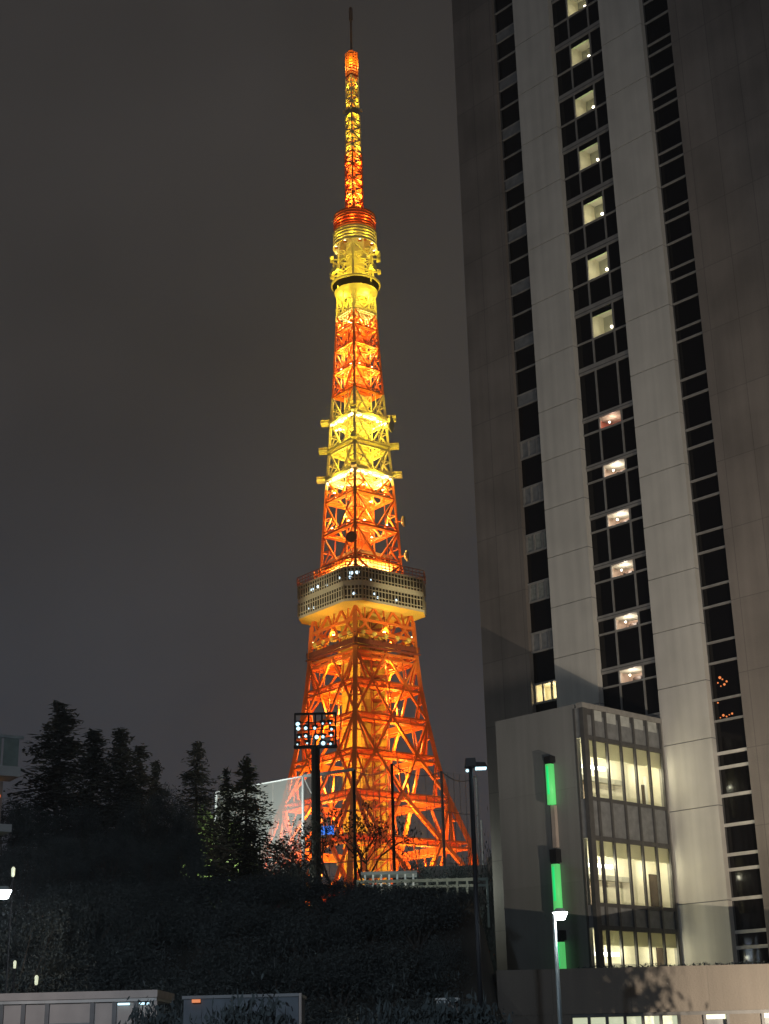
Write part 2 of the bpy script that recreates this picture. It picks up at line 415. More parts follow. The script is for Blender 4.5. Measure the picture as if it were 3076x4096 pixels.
# ------------------------------------------------------------------ hotel annex (three glazed storeys in front of the tower)
annex = thing('hotel_annex', 'grey stair block with glazed lit storeys standing against the hotel tower', 'annex', HLOC, AZ)
YA = hy(.8955); XL = hx(-.7955); ZT = hz(.2470)
WB = .48                                              # width of the return glazing at the corner
b = MB(); b.box(XL, -WB, YA, YA+.3, 0, ZT, 'grey'); b.box(XL, XL+.3, YA+.3, -.14, 0, ZT, 'grey'); b.build('wall', annex)
b = MB(); b.box(XL, -.02, YA+.301, -.141, ZT-.5, ZT-.05, 'dalu'); b.build('roof', annex)
b = MB(); b.box(-.32, .06, YA-.03, -.13, ZT-.22, ZT+.02, 'alu'); b.build('roof_edge', annex)
ROW = [(.2206, .1740), (.1445, .0957), (.0792, .030)]   # window head, sill of the three storeys
cols = [.8994, .9082, .9237, .9415, .9591, .9771, .9950]
ycol = [hy(c) for c in cols]
b = MB()
for i, y in enumerate(ycol):
    wd = .15 if i in (0, 1) else .12
    b.box(-.06, .05, y-wd/2, y+wd/2, hz(.03), ZT-.22, 'dalu')
b.box(-.16, .06, YA-.02, YA+.14, 0, ZT-.22, 'dalu'); b.box(-.3, .05, -.22, -.125, 0, ZT-.22, 'alu')
b.box(-WB-.05, -WB+.05, YA-.02, YA+.02, 0, ZT-.22, 'dalu')
for h, s in ROW:
    for z, hh in ((h, .20), (s, .16)): b.box(-.12, .03, YA+.14, -.22, hz(z)-hh/2, hz(z)+hh/2, 'dalu')
b.build('window_frame', annex)
# spandrels between storeys; upper one carries a row of pale squares
bands = [(.2440, .2206), (.1740, .1445), (.0957, .0792)]
for i, (a, c) in enumerate(bands):
    b = MB(); b.box(-.10, -.04, YA+.12, -.22, hz(c)+.1, hz(a)-.08, 'span'); b.box(-WB, -.1, YA+.03, YA+.08, hz(c), hz(a), 'span')
    b.build('spandrel', annex)
for i in range(1, 6):
    b = MB(); b.box(-.04, -.015, ycol[i]+.10, ycol[i+1]-.22, hz(.2350), hz(.2432), 'sq'); b.build('infill_square', annex)
XB = -1.0                                             # the stair hall behind the glass is shallow
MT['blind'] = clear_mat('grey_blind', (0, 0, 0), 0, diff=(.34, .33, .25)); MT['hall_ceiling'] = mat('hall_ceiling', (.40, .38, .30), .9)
def on_back(x, y):                                    # photo pixel on the halls' back wall
    v = ray(x, y); uu = (U0*S+XB)/v.dot(DD); X = v*uu; return X.dot(NN)-S, X.z+1.6
for i, (h, s) in enumerate(ROW):
    zt, zb = hz(h), hz(s); zc = hz((.2017, .1285, .0655)[i]*1.0236)
    p = MB(); p.poly([(-.03, YA+.02, zb), (-.03, -.14, zb), (-.03, -.14, zt), (-.03, YA+.02, zt)], 'pane')
    p.poly([(-WB, YA+.03, zb), (-.03, YA+.03, zb), (-.03, YA+.03, zt), (-WB, YA+.03, zt)], 'pane')
    p.build('window', annex)
    b = MB(); y0, y1 = YA+.31, -.15
    b.poly([(XB, y0, zb), (XB, y1, zb), (XB, y1, zt), (XB, y0, zt)], 'cream')                    # back wall
    b.poly([(XB, y1, zb), (-.04, y1, zb), (-.04, y1, zt), (XB, y1, zt)], 'cream')                # far wall
    b.poly([(XB, y0, zb), (-WB, y0, zb), (-WB, y0, zt), (XB, y0, zt)], 'cream')                  # near wall
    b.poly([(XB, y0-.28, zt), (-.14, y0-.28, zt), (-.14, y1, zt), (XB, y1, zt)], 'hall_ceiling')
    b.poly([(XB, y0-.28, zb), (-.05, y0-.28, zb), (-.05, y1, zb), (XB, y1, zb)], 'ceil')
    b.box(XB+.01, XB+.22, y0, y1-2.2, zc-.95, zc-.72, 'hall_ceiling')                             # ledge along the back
    b.box(-.42, -.30, y0+.30, y0+.46, zb, zc, 'wood')                                             # dark post inside
    b.box(XB+.01, XB+.06, y0+.75, y0+1.25, zb, zc-.9, 'green_tint')
    b.box(XB+.01, XB+.05, y0+.45, y0+.75, zb, zc-.9, 'pinkw')
    o = b.build('stair_hall', annex)
    d = MB(); d.box(-.18, -.14, YA+.04, y1, zc, zt, 'blind'); d.build('blind', o)
    yd0, zd = on_back((2563, 2593, 2622)[i], (3140, 3497, 3785)[i]); yd1 = min(y1-.08, on_back((2593, 2625, 2655)[i], 3400)[0])
    d = MB(); d.box(XB+.02, XB+.09, yd0, yd1, zb, zd, 'wood'); d.build('door', o)
    d = MB(); d.box(XB+.02, XB+.16, yd1, min(yd1+.12, y1), zb, zc-.3, 'ceil'); d.build('door_frame', o)
    t = MB(); t.box(XB+.25, XB+.42, y0+.35, y0+1.9, zc-.42, zc-.26, 'tube'); t.build('ceiling_light', o)
    for yy, pw in ((y0+.9, 42), (y0+2.7, 34), (y1-1.0, 34)): lamp('room_light', (-.26, yy, zc-.30), pw, (1, .96, .72), .07, annex)

# green wall lights on the blind wall of the annex
def wall_light(zc0, zc1, z0, z1, label, strip=None):
    x0, x1 = hx(-.7427), hx(-.7340); xm = (x0+x1)/2
    P = HLOC+DD*xm+NN*YA; t = thing('wall_light', label, 'wall light', (P.x, P.y, 0), AZ, 'green lights on the grey stair block')
    b = MB(); b.box(-.19, .19, -.38, -.004, zc0+.08, zc1-.06, 'black'); b.box(-.14, .14, -.36, -.1, zc0, zc0+.08, 'black'); b.build('cap', t)
    b = MB(); b.tube((0, -.22, z0), (0, -.22, z1), .205, .205, 'green', 14); o = b.build('tube', t, True)
    b = MB(); b.tube((0, -.345, z0+(z1-z0)*.25), (0, -.345, z0+(z1-z0)*.95), .095, .095, 'greencore', 8); b.build('core', o, True)
    b = MB(); b.box(-.06, .06, -.06, -.004, z0-.2, z1, 'black')
    b.build('bracket', t)
    if strip:
        b = MB(); b.box(-.11, .11, -.2, -.004, strip[0], strip[1], 'frost'); b.build('riser', t)
    return t
wall_light(hz(.2034), hz(.2105), hz(.1725), hz(.2034), 'topmost green tube light, with a pale riser under it, on the grey block', (hz(.140), hz(.172)))
wall_light(hz(.1275), hz(.1395), hz(.0915), hz(.1275), 'middle green tube light behind the glowing white street lamp')
wall_light(hz(.0706), hz(.0800), hz(.0474), hz(.0706), 'short lowest green tube light just above the brown podium roof')

# ------------------------------------------------------------------ podium in front of the hotel
pod = thing('hotel_podium', 'low brown stone hotel wing with lit windows along its foot', 'low building', (0, 54, 0))
ztop = 4.02
b = MB(); b.box(3.5, 27, 0, .5, 2.52, ztop, 'podium'); b.box(3.5, 27, .5, 9.5, ztop-.35, ztop-.04, 'dalu'); b.box(3.5, 6.0, .06, .4, 0, 2.52, 'podium'); b.build('wall', pod)
b = MB(); b.box(6.0, 27, .12, .2, 2.40, 2.518, 'dalu')
for x in [6.0+.62*i for i in range(7)]+[10.6, 11.4, 12.6, 13.3]: b.box(x-.05, x+.05, .10, .22, 0, 2.40, 'dalu')
b.build('window_frame', pod)
for i in range(6):
    b = MB(); b.poly([(6.06+.62*i, .3, 0), (6.58+.62*i, .3, 0), (6.58+.62*i, .3, 2.40), (6.06+.62*i, .3, 2.40)], 'shop'); b.build('window', pod)
for x0, x1 in ((9.75, 10.55), (11.45, 12.55)):
    b = MB(); b.box(x0, x1, .15, .3, 0, 2.4, 'podium'); b.build('pier', pod)
for x0, x1 in ((10.65, 11.35), (12.65, 13.25)):
    b = MB(); b.box(x0, x1, .16, .24, 2.25, 2.40, 'shop'); b.box(x0, x1, .26, .3, 0, 2.25, 'span'); b.build('door', pod)

# ------------------------------------------------------------------ lattice tower
TP = Vector((-6.468, 369.94, 0)); G = 6.9
tower = thing('broadcast_tower', 'floodlit orange and white lattice broadcast tower with two observation decks', 'lattice tower', (TP.x, TP.y, 0), R(-6.5))
PROF = [(G, 43), (25, 34), (38, 28.6), (47.9, 25.4), (58.9, 20.6), (69.2, 17.9), (78.4, 16.0), (87, 14.6), (94.5, 13.8), (104, 13.15), (108, 11.9), (119.3, 10.5), (128.9, 9.95), (139.9, 9.1), (147, 8.5), (156.3, 7.8), (168, 6.95), (181.8, 6.1), (191.2, 5.6), (200, 5.15), (214, 4.7), (224, 4.4)]
def rad(z):
    for (a, ra), (c, rc) in zip(PROF, PROF[1:]):
        if a <= z <= c: return ra+(rc-ra)*(z-a)/(c-a)
    return PROF[-1][1]
def paint(z):
    if z < 141.8: return 'orange'
    if z < 168.4: return 'wsteel'
    if z < 191.4: return 'orange'
    if z < 219.4: return 'wsteel'
    if z < 245.6: return 'orange'
    if z < 271.6: return 'wsteel'
    return 'orange'
CA = [-90, 0, 90, 180]
def corner(k, z, r=None):
    r = rad(z) if r is None else r; t = R(CA[k % 4]); return Vector((r*math.cos(t), r*math.sin(t), z))
def fpt(k, t, z, inset=0.):
    r = rad(z)-inset; return corner(k, z, r).lerp(corner(k+1, z, r), t)
LOW = [G+.3, 22, 35, 47.9, 58.9, 69.1, 78.3, 87, 94.3, 104]
UP = [114.5, 119.6, 128.8, 138, 144.5, 152.8, 160.9, 168.6, 175.5, 182.5, 188, 193, 198.5]
CUTS = [141.8, 168.4, 191.4, 219.4]
for k in range(4):                                              # four corner legs
    b = MB(); zs = sorted(set(LOW+UP+CUTS+[206, 214]))
    for z0, z1 in zip(zs, zs[1:]):
        b.beam(corner(k, z0), corner(k, z1), .1+1.2 if z1 < 60 else 1.05 if z1 < 105 else .66 if z1 < 170 else .52, paint((z0+z1)/2))
    b.build('leg', tower)
    b = MB()                                                   # struts that stiffen each lower leg
    for z0, z1 in zip(LOW, LOW[1:]):
        if z1 > 95: continue
        for s_ in (1, -1):
            g = lambda z, t=.16: corner(k, z).lerp(corner(k+s_, z), t)
            b.beam(corner(k, z1), g(z0), .8 if z1 < 60 else .5, 'orange')
            b.beam(corner(k, (z0+z1)/2), corner(k, z1).lerp(g(z0), .5), .3, 'orange')
    b.build('leg_strut', tower)
def girder(b, k, z, h, wd, m):
    wd *= .8
    for zz in (z, z-h):
        b.beam(fpt(k, 0, zz), fpt(k, 1, zz), wd, m)
        b.beam(fpt(k, 0, zz, 1.6), fpt(k, 1, zz, 1.6), wd*.8, m)
    n = max(3, int(rad(z)*1.414/5)); q = 3.4
    b.beam(fpt(k, 0, z-h*.5, q), fpt(k, 1, z-h*.5, q), wd, m, h)              # inner chord of the level's horizontal frame
    for i in range(n):
        b.beam(fpt(k, i/n, z-h), fpt(k, (i+.5)/n, z-h, q), wd*.6, m); b.beam(fpt(k, (i+.5)/n, z-h, q), fpt(k, (i+1)/n, z-h), wd*.6, m)
        b.beam(fpt(k, i/n, z), fpt(k, (i+.5)/n, z-h), wd*.4, m); b.beam(fpt(k, (i+.5)/n, z-h), fpt(k, (i+1)/n, z), wd*.4, m)
for k in range(4):                                              # the bracing of each face, below and above the main deck
    b = MB()
    for z in LOW[1:-1]: girder(b, k, z, 1.5 if z > 40 else 2.2, .5, 'orange')
    T0 = 8                                                    # long diagonals, crossing a quarter of the face per storey
    for i in range(0, 8):
        zt, zb = LOW[8-i], LOW[7-i]
        off = 0 if i % 2 == 0 else .25
        st = [0, .5, 1] if i % 2 == 0 else [.25, .75]
        for t in st:
            for s_ in (.25, -.25):
                if 0 <= t+s_ <= 1:
                    b.beam(fpt(k, t, zt), fpt(k, t+s_, zb), (.85 if zt < 60 else .62 if zt < 80 else .5), 'orange')
        zm = (zt+zb)/2
        for t in ((.25, .75) if i % 2 == 0 else (.5,)):
            b.beam(fpt(k, t, zb), fpt(k, t, zt), .30, 'orange')
    for i in range(3):                                         # between top girder and deck
        t = i/3; u_ = 1/3
        b.beam(fpt(k, t, 98), fpt(k, t+u_/2, 101.5), .5, 'orange'); b.beam(fpt(k, t+u_/2, 101.5), fpt(k, t+u_, 98), .5, 'orange')
        b.beam(fpt(k, t+u_/2, 101.5), fpt(k, t, 106), .5, 'orange'); b.beam(fpt(k, t+u_/2, 101.5), fpt(k, t+u_, 106), .5, 'orange')
        b.beam(fpt(k, t+u_/2, 106), fpt(k, t+u_/2, 101.5), .3, 'orange')
    b.beam(fpt(k, 0, 102.4), fpt(k, 1, 102.4), .5, 'orange', .6); b.beam(fpt(k, 0, 99.3), fpt(k, 1, 99.3), .7, 'orange', .8)
    b.build('lower_bracing', tower)
    b = MB()
    for z0, z1 in zip(UP, UP[1:]):
        m = paint((z0+z1)/2); wd = .42 if z0 < 150 else .34
        b.beam(fpt(k, 0, z0), fpt(k, 1, z0), wd*1.2, paint(z0)); b.beam(fpt(k, 0, z0+.9), fpt(k, 1, z0+.9), wd*.7, paint(z0))
        b.beam(fpt(k, 0, z0, 1.2), fpt(k, 1, z0, 1.2), wd, paint(z0))
        b.beam(fpt(k, 0, z1), fpt(k, .5, z0), wd, m); b.beam(fpt(k, 1, z1), fpt(k, .5, z0), wd, m)
        zm = (z0+z1)/2
        b.beam(fpt(k, .25, zm), fpt(k, 0, z0), wd*.7, m); b.beam(fpt(k, .75, zm), fpt(k, 1, z0), wd*.7, m)
        b.beam(fpt(k, 0, zm), fpt(k, .25, zm), wd*.6, m); b.beam(fpt(k, 1, zm), fpt(k, .75, zm), wd*.6, m)
        b.beam(fpt(k, .72, z0), fpt(k, .72, z1), wd*.5, m)
    b.build('upper_bracing', tower)
# dark service gallery below the deck, with a walkway rail
b = MB()
for k in range(4):
    for z, wd, h in ((96.6, .4, 1.3), (95.4, .9, .4), (98.6, .12, .12)): b.beam(fpt(k, -.02, z, -.5), fpt(k, 1.02, z, -.5), h if False else wd, 'dsteel', h)
    for i in range(15): b.beam(fpt(k, i/14, 96.6, -1.0), fpt(k, i/14, 97.9, -1.0), .1, 'dsteel')
b.build('service_gallery', tower)
b = MB()
for k in range(4):
    for i in range(5):
        p = fpt(k, .1+.2*i, 98.2, .6); b.lathe([(.05, 0), (.8, .2), (1.1, .8), (1.0, 1.2), (.05, 1.25)], 'soffit', 10, p)
b.build('round_tanks', tower)
# lift shaft
b = MB(); hs = 3.75
def sq(h, z0, z1, m, a=0):
    c = [(h*math.cos(R(q+a)), h*math.sin(R(q+a))) for q in (-90, 0, 90, 180)]
    b.hexa([(x, y, z0) for x, y in c]+[(x, y, z1) for x, y in c], m)
sq(5.6, G, 104, 'shaft')
for z in LOW[3:9]: sq(5.9, z-.4, z-.1, 'orange')
b.build('lift_shaft', tower)
b = MB()                                                    # open stair beside the shaft
stc = Vector((4.7, -4.7, 0))
for z in range(8, 104, 3):
    b.box(stc.x-1.9, stc.x+1.9, stc.y-1.9, stc.y+1.9, z, z+.12, 'dsteel')
    b.beam((stc.x-1.8, stc.y-1.8, z), (stc.x+1.8, stc.y-1.8, z+3), .35, 'dsteel')
for sx_, sy_ in ((-1, -1), (1, -1), (1, 1), (-1, 1)): b.beam((stc.x+1.9*sx_, stc.y+1.9*sy_, G), (stc.x+1.9*sx_, stc.y+1.9*sy_, 104), .25, 'dsteel')
b.build('stair', tower)
b = MB()
for z0, z1, m in ((124, 141.8, 'orange'), (141.8, 168.4, 'wsteel'), (168.4, 191.4, 'orange'), (191.4, 199, 'wsteel')):
    h0, h1 = 3.6, 3.6
    for q in (0, 90, 180, 270):
        c0 = Vector((3.6*math.cos(R(q)), 3.6*math.sin(R(q)), z0)); c1 = Vector((3.6*math.cos(R(q+90)), 3.6*math.sin(R(q+90)), z0))
        up = Vector((0, 0, z1-z0)); b.beam(c0, c0+up, .35, m)
        n = int((z1-z0)/2.4)
        for i in range(n):
            a, c = z0+(z1-z0)*i/n, z0+(z1-z0)*(i+1)/n
            A0, A1 = c0.copy(), c1.copy(); A0.z = a; A1.z = c; b.beam(A0, A1, .22, m)
            A0, A1 = c1.copy(), c0.copy(); A0.z = a; A1.z = c; b.beam(A0, A1, .22, m)
            A0, A1 = c0.copy(), c1.copy(); A0.z = a; A1.z = a; b.beam(A0, A1, .25, m)
    sq(2.6, z0, z1, m)
b.build('upper_lift_shaft', tower)
# main deck: chamfered square, two storeys of windows
def octo(e, c, z):                                          # extent to chamfer middle, half chamfer
    pts = []
    for q in CA:
        t = R(q); u = Vector((math.cos(t), math.sin(t), 0)); v = Vector((-u.y, u.x, 0))
        pts += [u*e-v*c+Vector((0, 0, z)), u*e+v*c+Vector((0, 0, z))]
    return pts
def ring(b, e0, c0, z0, e1, c1, z1, m):
    a, c = octo(e0, c0, z0), octo(e1, c1, z1)
    for i in range(8): b.poly([a[i], a[(i+1) % 8], c[(i+1) % 8], c[i]], m)
DZ0, DZ1 = 106.2, 115.0
b = MB(); E_, C2 = 16.2, 2.35
ring(b, 13.2, 1.9, 105.75, E_, C2, DZ0-.25, 'soffit'); ring(b, E_, C2, DZ0-.25, E_, C2, DZ0, 'deckw')
for z0, z1 in ((DZ0, DZ0+.45), (DZ0+3.75, DZ0+5.15), (DZ1-.5, DZ1)): ring(b, E_, C2, z0, E_, C2, z1, 'deckw')
b.poly(octo(13.2, 1.9, 105.75), 'soffit'); b.poly(octo(E_, C2, DZ1), 'dsteel')
deck = b.build('main_deck', tower)
b = MB()
ring(b, E_-.35, C2-.1, DZ0+.3, E_-.35, C2-.1, DZ1-.3, 'glass'); b.build('deck_glass', deck)
b = MB(); lo = octo(E_+.02, C2, 0)
for i in range(8):
    p, q = lo[i], lo[(i+1) % 8]; n = 5 if i % 2 == 0 else 19
    for j in range(n+1):
        t = p.lerp(q, j/n); wd = .5 if j in (0, n) else .27
        for z0, z1 in ((DZ0+.4, DZ0+3.8), (DZ0+5.1, DZ1-.4)): b.beam((t.x, t.y, z0), (t.x, t.y, z1), wd, 'deckw')
    for z in (DZ0+1.2, DZ0+2.9, DZ0+5.8, DZ0+7.5): b.beam((p.x, p.y, z), (q.x, q.y, z), .18, 'deckw')
b.build('deck_mullions', deck)
b = MB(); lo = octo(E_+.35, C2+.1, 0)
for i in range(8):
    p, q = lo[i], lo[(i+1) % 8]
    for z in (115.3, 116.1, 117.0): b.beam((p.x, p.y, z), (q.x, q.y, z), .16, 'dsteel')
    n = 3 if i % 2 == 0 else 16
    for j in range(n): t = p.lerp(q, j/n); b.beam((t.x, t.y, 114.8), (t.x, t.y, 117.0), .14, 'dsteel')
b.build('deck_railing', deck)
lo = octo(E_-.30, C2-.1, 0)
for i, t, z, r in ((0, .35, 112.2, .42), (0, .75, 113.4, .5), (0, .55, 107.9, .4), (1, .15, 111.9, .3), (1, .55, 107.7, .4), (1, .2, 108.3, .3), (1, .25, 107.5, .3), (7, .9, 112.6, .3), (7, .62, 112.1, .34), (7, .3, 112.4, .5), (7, .42, 112.6, .45), (7, .35, 111, .3), (7, .2, 107.8, .3), (7, .33, 107.5, .3), (0, .4, 113.3, .5), (0, .2, 110.9, .3)):
    p = lo[i].lerp(lo[(i+1) % 8], t); k = MB(); k.ball((p.x, p.y, z), r, 'bluew', 6); k.build('deck_lamp', deck)
# machine house on the deck roof
b = MB(); sq(8.2, 115.02, 119.2, 'wsteel'); sq(8.5, 119.2, 119.6, 'wsteel'); sq(7.6, 119.6, 121.6, 'glass'); sq(8.4, 121.6, 122.3, 'wsteel')
for k in range(4):
    for i in range(7):
        p = corner(k, 119.6, 7.75).lerp(corner(k+1, 119.6, 7.75), i/6); b.beam(p, p+Vector((0, 0, 2)), .3, 'wsteel')
b.build('roof_house', tower)
# three ring platforms with gondolas at the corners
for z in (144.5, 152.8, 160.9):
    b = MB(); thick = 1.5 if z != 152.8 else .8
    for k in range(4):
        r0 = rad(z)
        b.beam(corner(k, z, r0+.5), corner(k+1, z, r0+.5), 1.1, 'wsteel', thick*.5)
        b.beam(corner(k, z-1.0, r0+.2), corner(k+1, z-1.0, r0+.2), .5, 'wsteel', .5)
        b.beam(corner(k, z, r0-2.2), corner(k+1, z, r0-2.2), .6, 'wsteel', .5)
        for i in range(8):
            p = corner(k, z, r0-2.2).lerp(corner(k+1, z, r0-2.2), i/8); q = corner(k, z-.8, r0+.3).lerp(corner(k+1, z-.8, r0+.3), (i+.5)/8); b.beam(p, q, .3, 'wsteel')
        for i in range(9):
            p = corner(k, z, r0+.9).lerp(corner(k+1, z, r0+.9), i/8); b.beam(p, p+Vector((0, 0, 1.1)), .1, 'wsteel')
        b.beam(corner(k, z+1.1, r0+.9), corner(k+1, z+1.1, r0+.9), .1, 'wsteel')
    pl = b.build('ring_platform', tower)
    for k in range(4 if z != 152.8 else 0):
        for i in range(9):
            lr = MB(); zz = z-.62-rnd.random()*.5; t0 = .05+.105*i
            p = corner(k, zz, rad(z)+.3).lerp(corner(k+1, zz, rad(z)+.3), t0); q = corner(k, zz, rad(z)+.3).lerp(corner(k+1, zz, rad(z)+.3), t0+rnd.uniform(.03, .075))
            lr.beam(p, q, rnd.uniform(.4, .8), 'flood', rnd.uniform(.2, .5)); lr.build('platform_flare', pl)  # glowing bars added to give the platforms their white-hot flare
    for k in range(4):
        g = MB(); t = R(CA[k]); u = Vector((math.cos(t), math.sin(t), 0)); r0 = rad(z)
        p, q = u*(r0+.1), u*(r0+2.75); p.z = q.z = z
        g.beam(p, q, 1.5, 'wsteel', .75); g.beam(p+Vector((0, 0, 1.0)), q+Vector((0, 0, 1.0)), 1.5, 'wsteel', .14)
        for s_ in (-.7, .7):
            for f_ in (0, .5, 1): a = p.lerp(q, f_)+Vector((-u.y, u.x, 0))*s_; g.beam(a, a+Vector((0, 0, 1)), .1, 'wsteel')
        g.build('gondola', pl)
# top deck: round room on a lit dish
b = MB()
b.lathe([(3.2, 197.9), (4.6, 198.1), (5.6, 198.8), (5.95, 199.8), (6.05, 200.2), (6.1, 200.21, 'glass'), (6.55, 202.1, 'glass'), (6.6, 202.1), (6.95, 202.2), (6.95, 202.75), (6.5, 202.8), (3.0, 203.4)], 'wsteel', 40)
b.build('top_deck', tower, True)
b = MB()                                                     # struts from the legs to the dish
for k in range(8):
    t = R(45*k); b.beam((4.9*math.cos(t), 4.9*math.sin(t), 192.5), (5.3*math.cos(t+.2), 5.3*math.sin(t+.2), 198.9), .28, 'wsteel')
b.build('dish_strut', tower)
b = MB()                                                     # core between the decks
for k in range(4):
    b.beam(corner(k, 202.5, 4.9), corner(k, 224, 4.5), .45, 'wsteel')
    for z0, z1 in ((203, 206.7), (206.7, 210.5), (210.5, 214.4)):
        b.beam(corner(k, z0, 4.8), corner(k+1, z1, 4.8), .28, 'wsteel'); b.beam(corner(k+1, z0, 4.8), corner(k, z1, 4.8), .28, 'wsteel'); b.beam(corner(k, z0, 4.8), corner(k+1, z0, 4.8), .28, 'wsteel')
sq(2.6, 203.2, 224, 'wsteel'); b.build('core_lattice', tower)
b = MB()                                                     # relay antennas clustered round the core
for a, z, r, sz in ((178, 206.2, 6.2, 1.3), (205, 206.0, 6.0, 1.3), (185, 211.0, 6.1, 1.2), (162, 210.6, 5.9, 1.0), (2, 206.4, 6.2, 1.0), (-12, 211.2, 6.3, 1.2), (16, 211.4, 6.1, 1.1), (-30, 206.1, 5.8, 1.3), (-60, 208.4, 5.6, .9), (-118, 208.8, 5.6, .9), (-140, 206.2, 5.8, 1.3), (60, 207, 6, 1.1), (120, 209, 6, 1.1), (90, 211, 6, 1)):
    u = Vector((math.cos(R(a)), math.sin(R(a)), 0)); c = u*r+Vector((0, 0, z))
    b.beam(u*4+Vector((0, 0, z)), c, .3, 'wsteel'); b.beam(c, c+u*.7, sz*1.6, 'wsteel', sz); b.tube(c+u*.7, c+u*.95, sz*.62, sz*.75, 'wsteel', 10)
b.build('relay_antennas', tower)
b = MB()                                                     # louvred drum
for i in range(11):
    z = 214.7+i*.92; m = 'wsteel' if i < 5 else 'orange'; r = 6.2 if i < 5 else 6.0
    b.lathe([(r-.35, z), (r, z), (r+.04, z+.42), (r-.35, z+.46)], m, 36)
b.lathe([(5.2, 214.9), (5.2, 219.4)], 'wsteel', 30); b.lathe([(5.1, 219.4), (5.1, 224.4), (2.4, 224.9)], 'orange', 30)
b.lathe([(6.15, 214.3), (6.3, 214.3), (6.3, 214.75), (6.15, 214.75), (6.15, 214.3)], 'wsteel', 36)
b.build('louvred_drum', tower)
# mast
b = MB()
def mast(z0, z1, r0, r1, n, m, wd=.34):
    for i in range(n):
        a, c = z0+(z1-z0)*i/n, z0+(z1-z0)*(i+1)/n; ra, rc = r0+(r1-r0)*i/n, r0+(r1-r0)*(i+1)/n
        for k in range(4):
            b.beam(corner(k, a, ra), corner(k, c, rc), .40, m)
            if (i+k) % 2: b.beam(corner(k, a, ra), corner(k+1, c, rc), wd, m)
            else: b.beam(corner(k+1, a, ra), corner(k, c, rc), wd, m)
            b.beam(corner(k, a, ra), corner(k+1, a, ra), wd, m)
            b.beam(corner(k, a, ra).lerp(corner(k+1, a, ra), .5), corner(k, c, rc), wd*.6, m)
mast(224.6, 245.6, 2.45, 2.40, 9, 'orange'); mast(245.6, 258.5, 2.2, 2.1, 6, 'wsteel'); mast(260.5, 271.6, 1.95, 1.75, 5, 'wsteel')
for k in range(8):
    t = R(45*k+10); b.beam((3.9*math.cos(t), 3.9*math.sin(t), 224.4), (2.1*math.cos(t), 2.1*math.sin(t), 228.5), .28, 'orange')
sq(.55, 224, 272, 'orange')
b.build('mast', tower)
b = MB()
for z in (258.6, 259.4, 260.2): sq(2.0, z, z+.25, 'wsteel')
for k in range(4): b.box(*(lambda p: (p.x-.35, p.x+.35, p.y-.35, p.y+.35, 259.7, 260.5))(corner(k, 0, 2.5)), 'wsteel')
b.build('mast_collar', tower)
b = MB()                                                     # panel antenna block near the top
for i in range(8):
    for k in range(4):
        for t in (.15, .5, .85):
            p = corner(k, 272.2+i*1.05, 1.75).lerp(corner(k+1, 272.2+i*1.05, 1.75), t); b.lathe([(.02, 0), (.42, .1), (.46, .7), (.02, .8)], 'orange', 6, p)
sq(1.25, 271.6, 280.6, 'orange'); sq(2.0, 270.9, 271.5, 'orange'); b.build('antenna_block', tower)
b = MB(); b.tube((0, 0, 280.6), (0, 0, 292.5), .34, .34, 'rust', 8); b.tube((0, 0, 292.5), (0, 0, 296.8), .62, .56, 'rust', 8); b.tube((0, 0, 296.8), (0, 0, 297.3), .35, .1, 'rust', 8)
b.build('aerial', tower)
# microwave dishes
for a, z, r, fc in ((-6, 131.3, 11.6, 1), (-10, 121.4, 12.4, 1), (-20, 157.5, 9.6, 0), (-14, 159.6, 9.4, 0), (-95, 124.6, 10.6, 1)):
    u = Vector((math.cos(R(a)), math.sin(R(a)), 0)); c = u*r+Vector((0, 0, z))
    b = MB(); b.beam(u*(r-2.2)+Vector((0, 0, z)), c, .35, 'orange' if z < 142 else 'wsteel'); b.tube(c-u*.5, c, .7, 1.5, 'deckw' if a > -90 else 'dsteel', 16); b.tube(c, c+u*.35, 1.5, 1.45, 'deckw' if a > -90 else 'dsteel', 16)
    b.build('dish_antenna', tower)
b = MB(); k = MB()
for a_ in (-.9, 0, .9): b.beam((-9.6, -1.5, 116+a_+1), (-12.2, -1.5, 116+a_+1), .3, 'orange')
for x in (-12.2, -11, -10): b.beam((x, -1.5, 115), (x, -1.5, 119), .3, 'orange')
b.build('lamp_rack', tower)
# sign high on the far leg
b = MB(); b.box(-1.5, 1.5, -.2, .2, 0, 1.9, 'bluesign'); o = b.build('lit_sign', tower)
q = at(1310, 3338, 345); o.location = tower.matrix_world.inverted() @ q if False else Matrix.Rotation(R(6.5), 4, 'Z') @ (q-TP)
# floodlights: housings with glowing lenses, on brackets
def flood(p, s, up=1):
    b = MB(); b.box(p.x-s, p.x+s, p.y-s, p.y+s, p.z-.35*s, p.z, 'dsteel'); b.beam(p-Vector((0, 0, .9*s)), p, .2*s, 'dsteel'); o = b.build('floodlight', tower)
    b = MB(); b.lathe([(.05*s, .75*s), (.6*s, .6*s), (.95*s, .02)], 'flood', 10, p); b.build('lens', o, True)
for k in range(4):
    for z, r, s in ((116.2, 10.0, .55), (130.0, 9.2, .5), (140, 8.4, .5), (176.3, 5.4, .42), (189, 4.6, .4)):
        for t in (.22, .78): flood(corner(k, z, r).lerp(corner(k+1, z, r), t), s)
for i in range(8):
    t = R(45*i+22); flood(Vector((5.5*math.cos(t), 5.5*math.sin(t), 214.0)), .5)
for k in range(4): flood(corner(k, 99.9, 12.9), .5); flood(corner(k, 99.9, 12.9).lerp(corner(k+1, 99.9, 12.9), .5), .5)
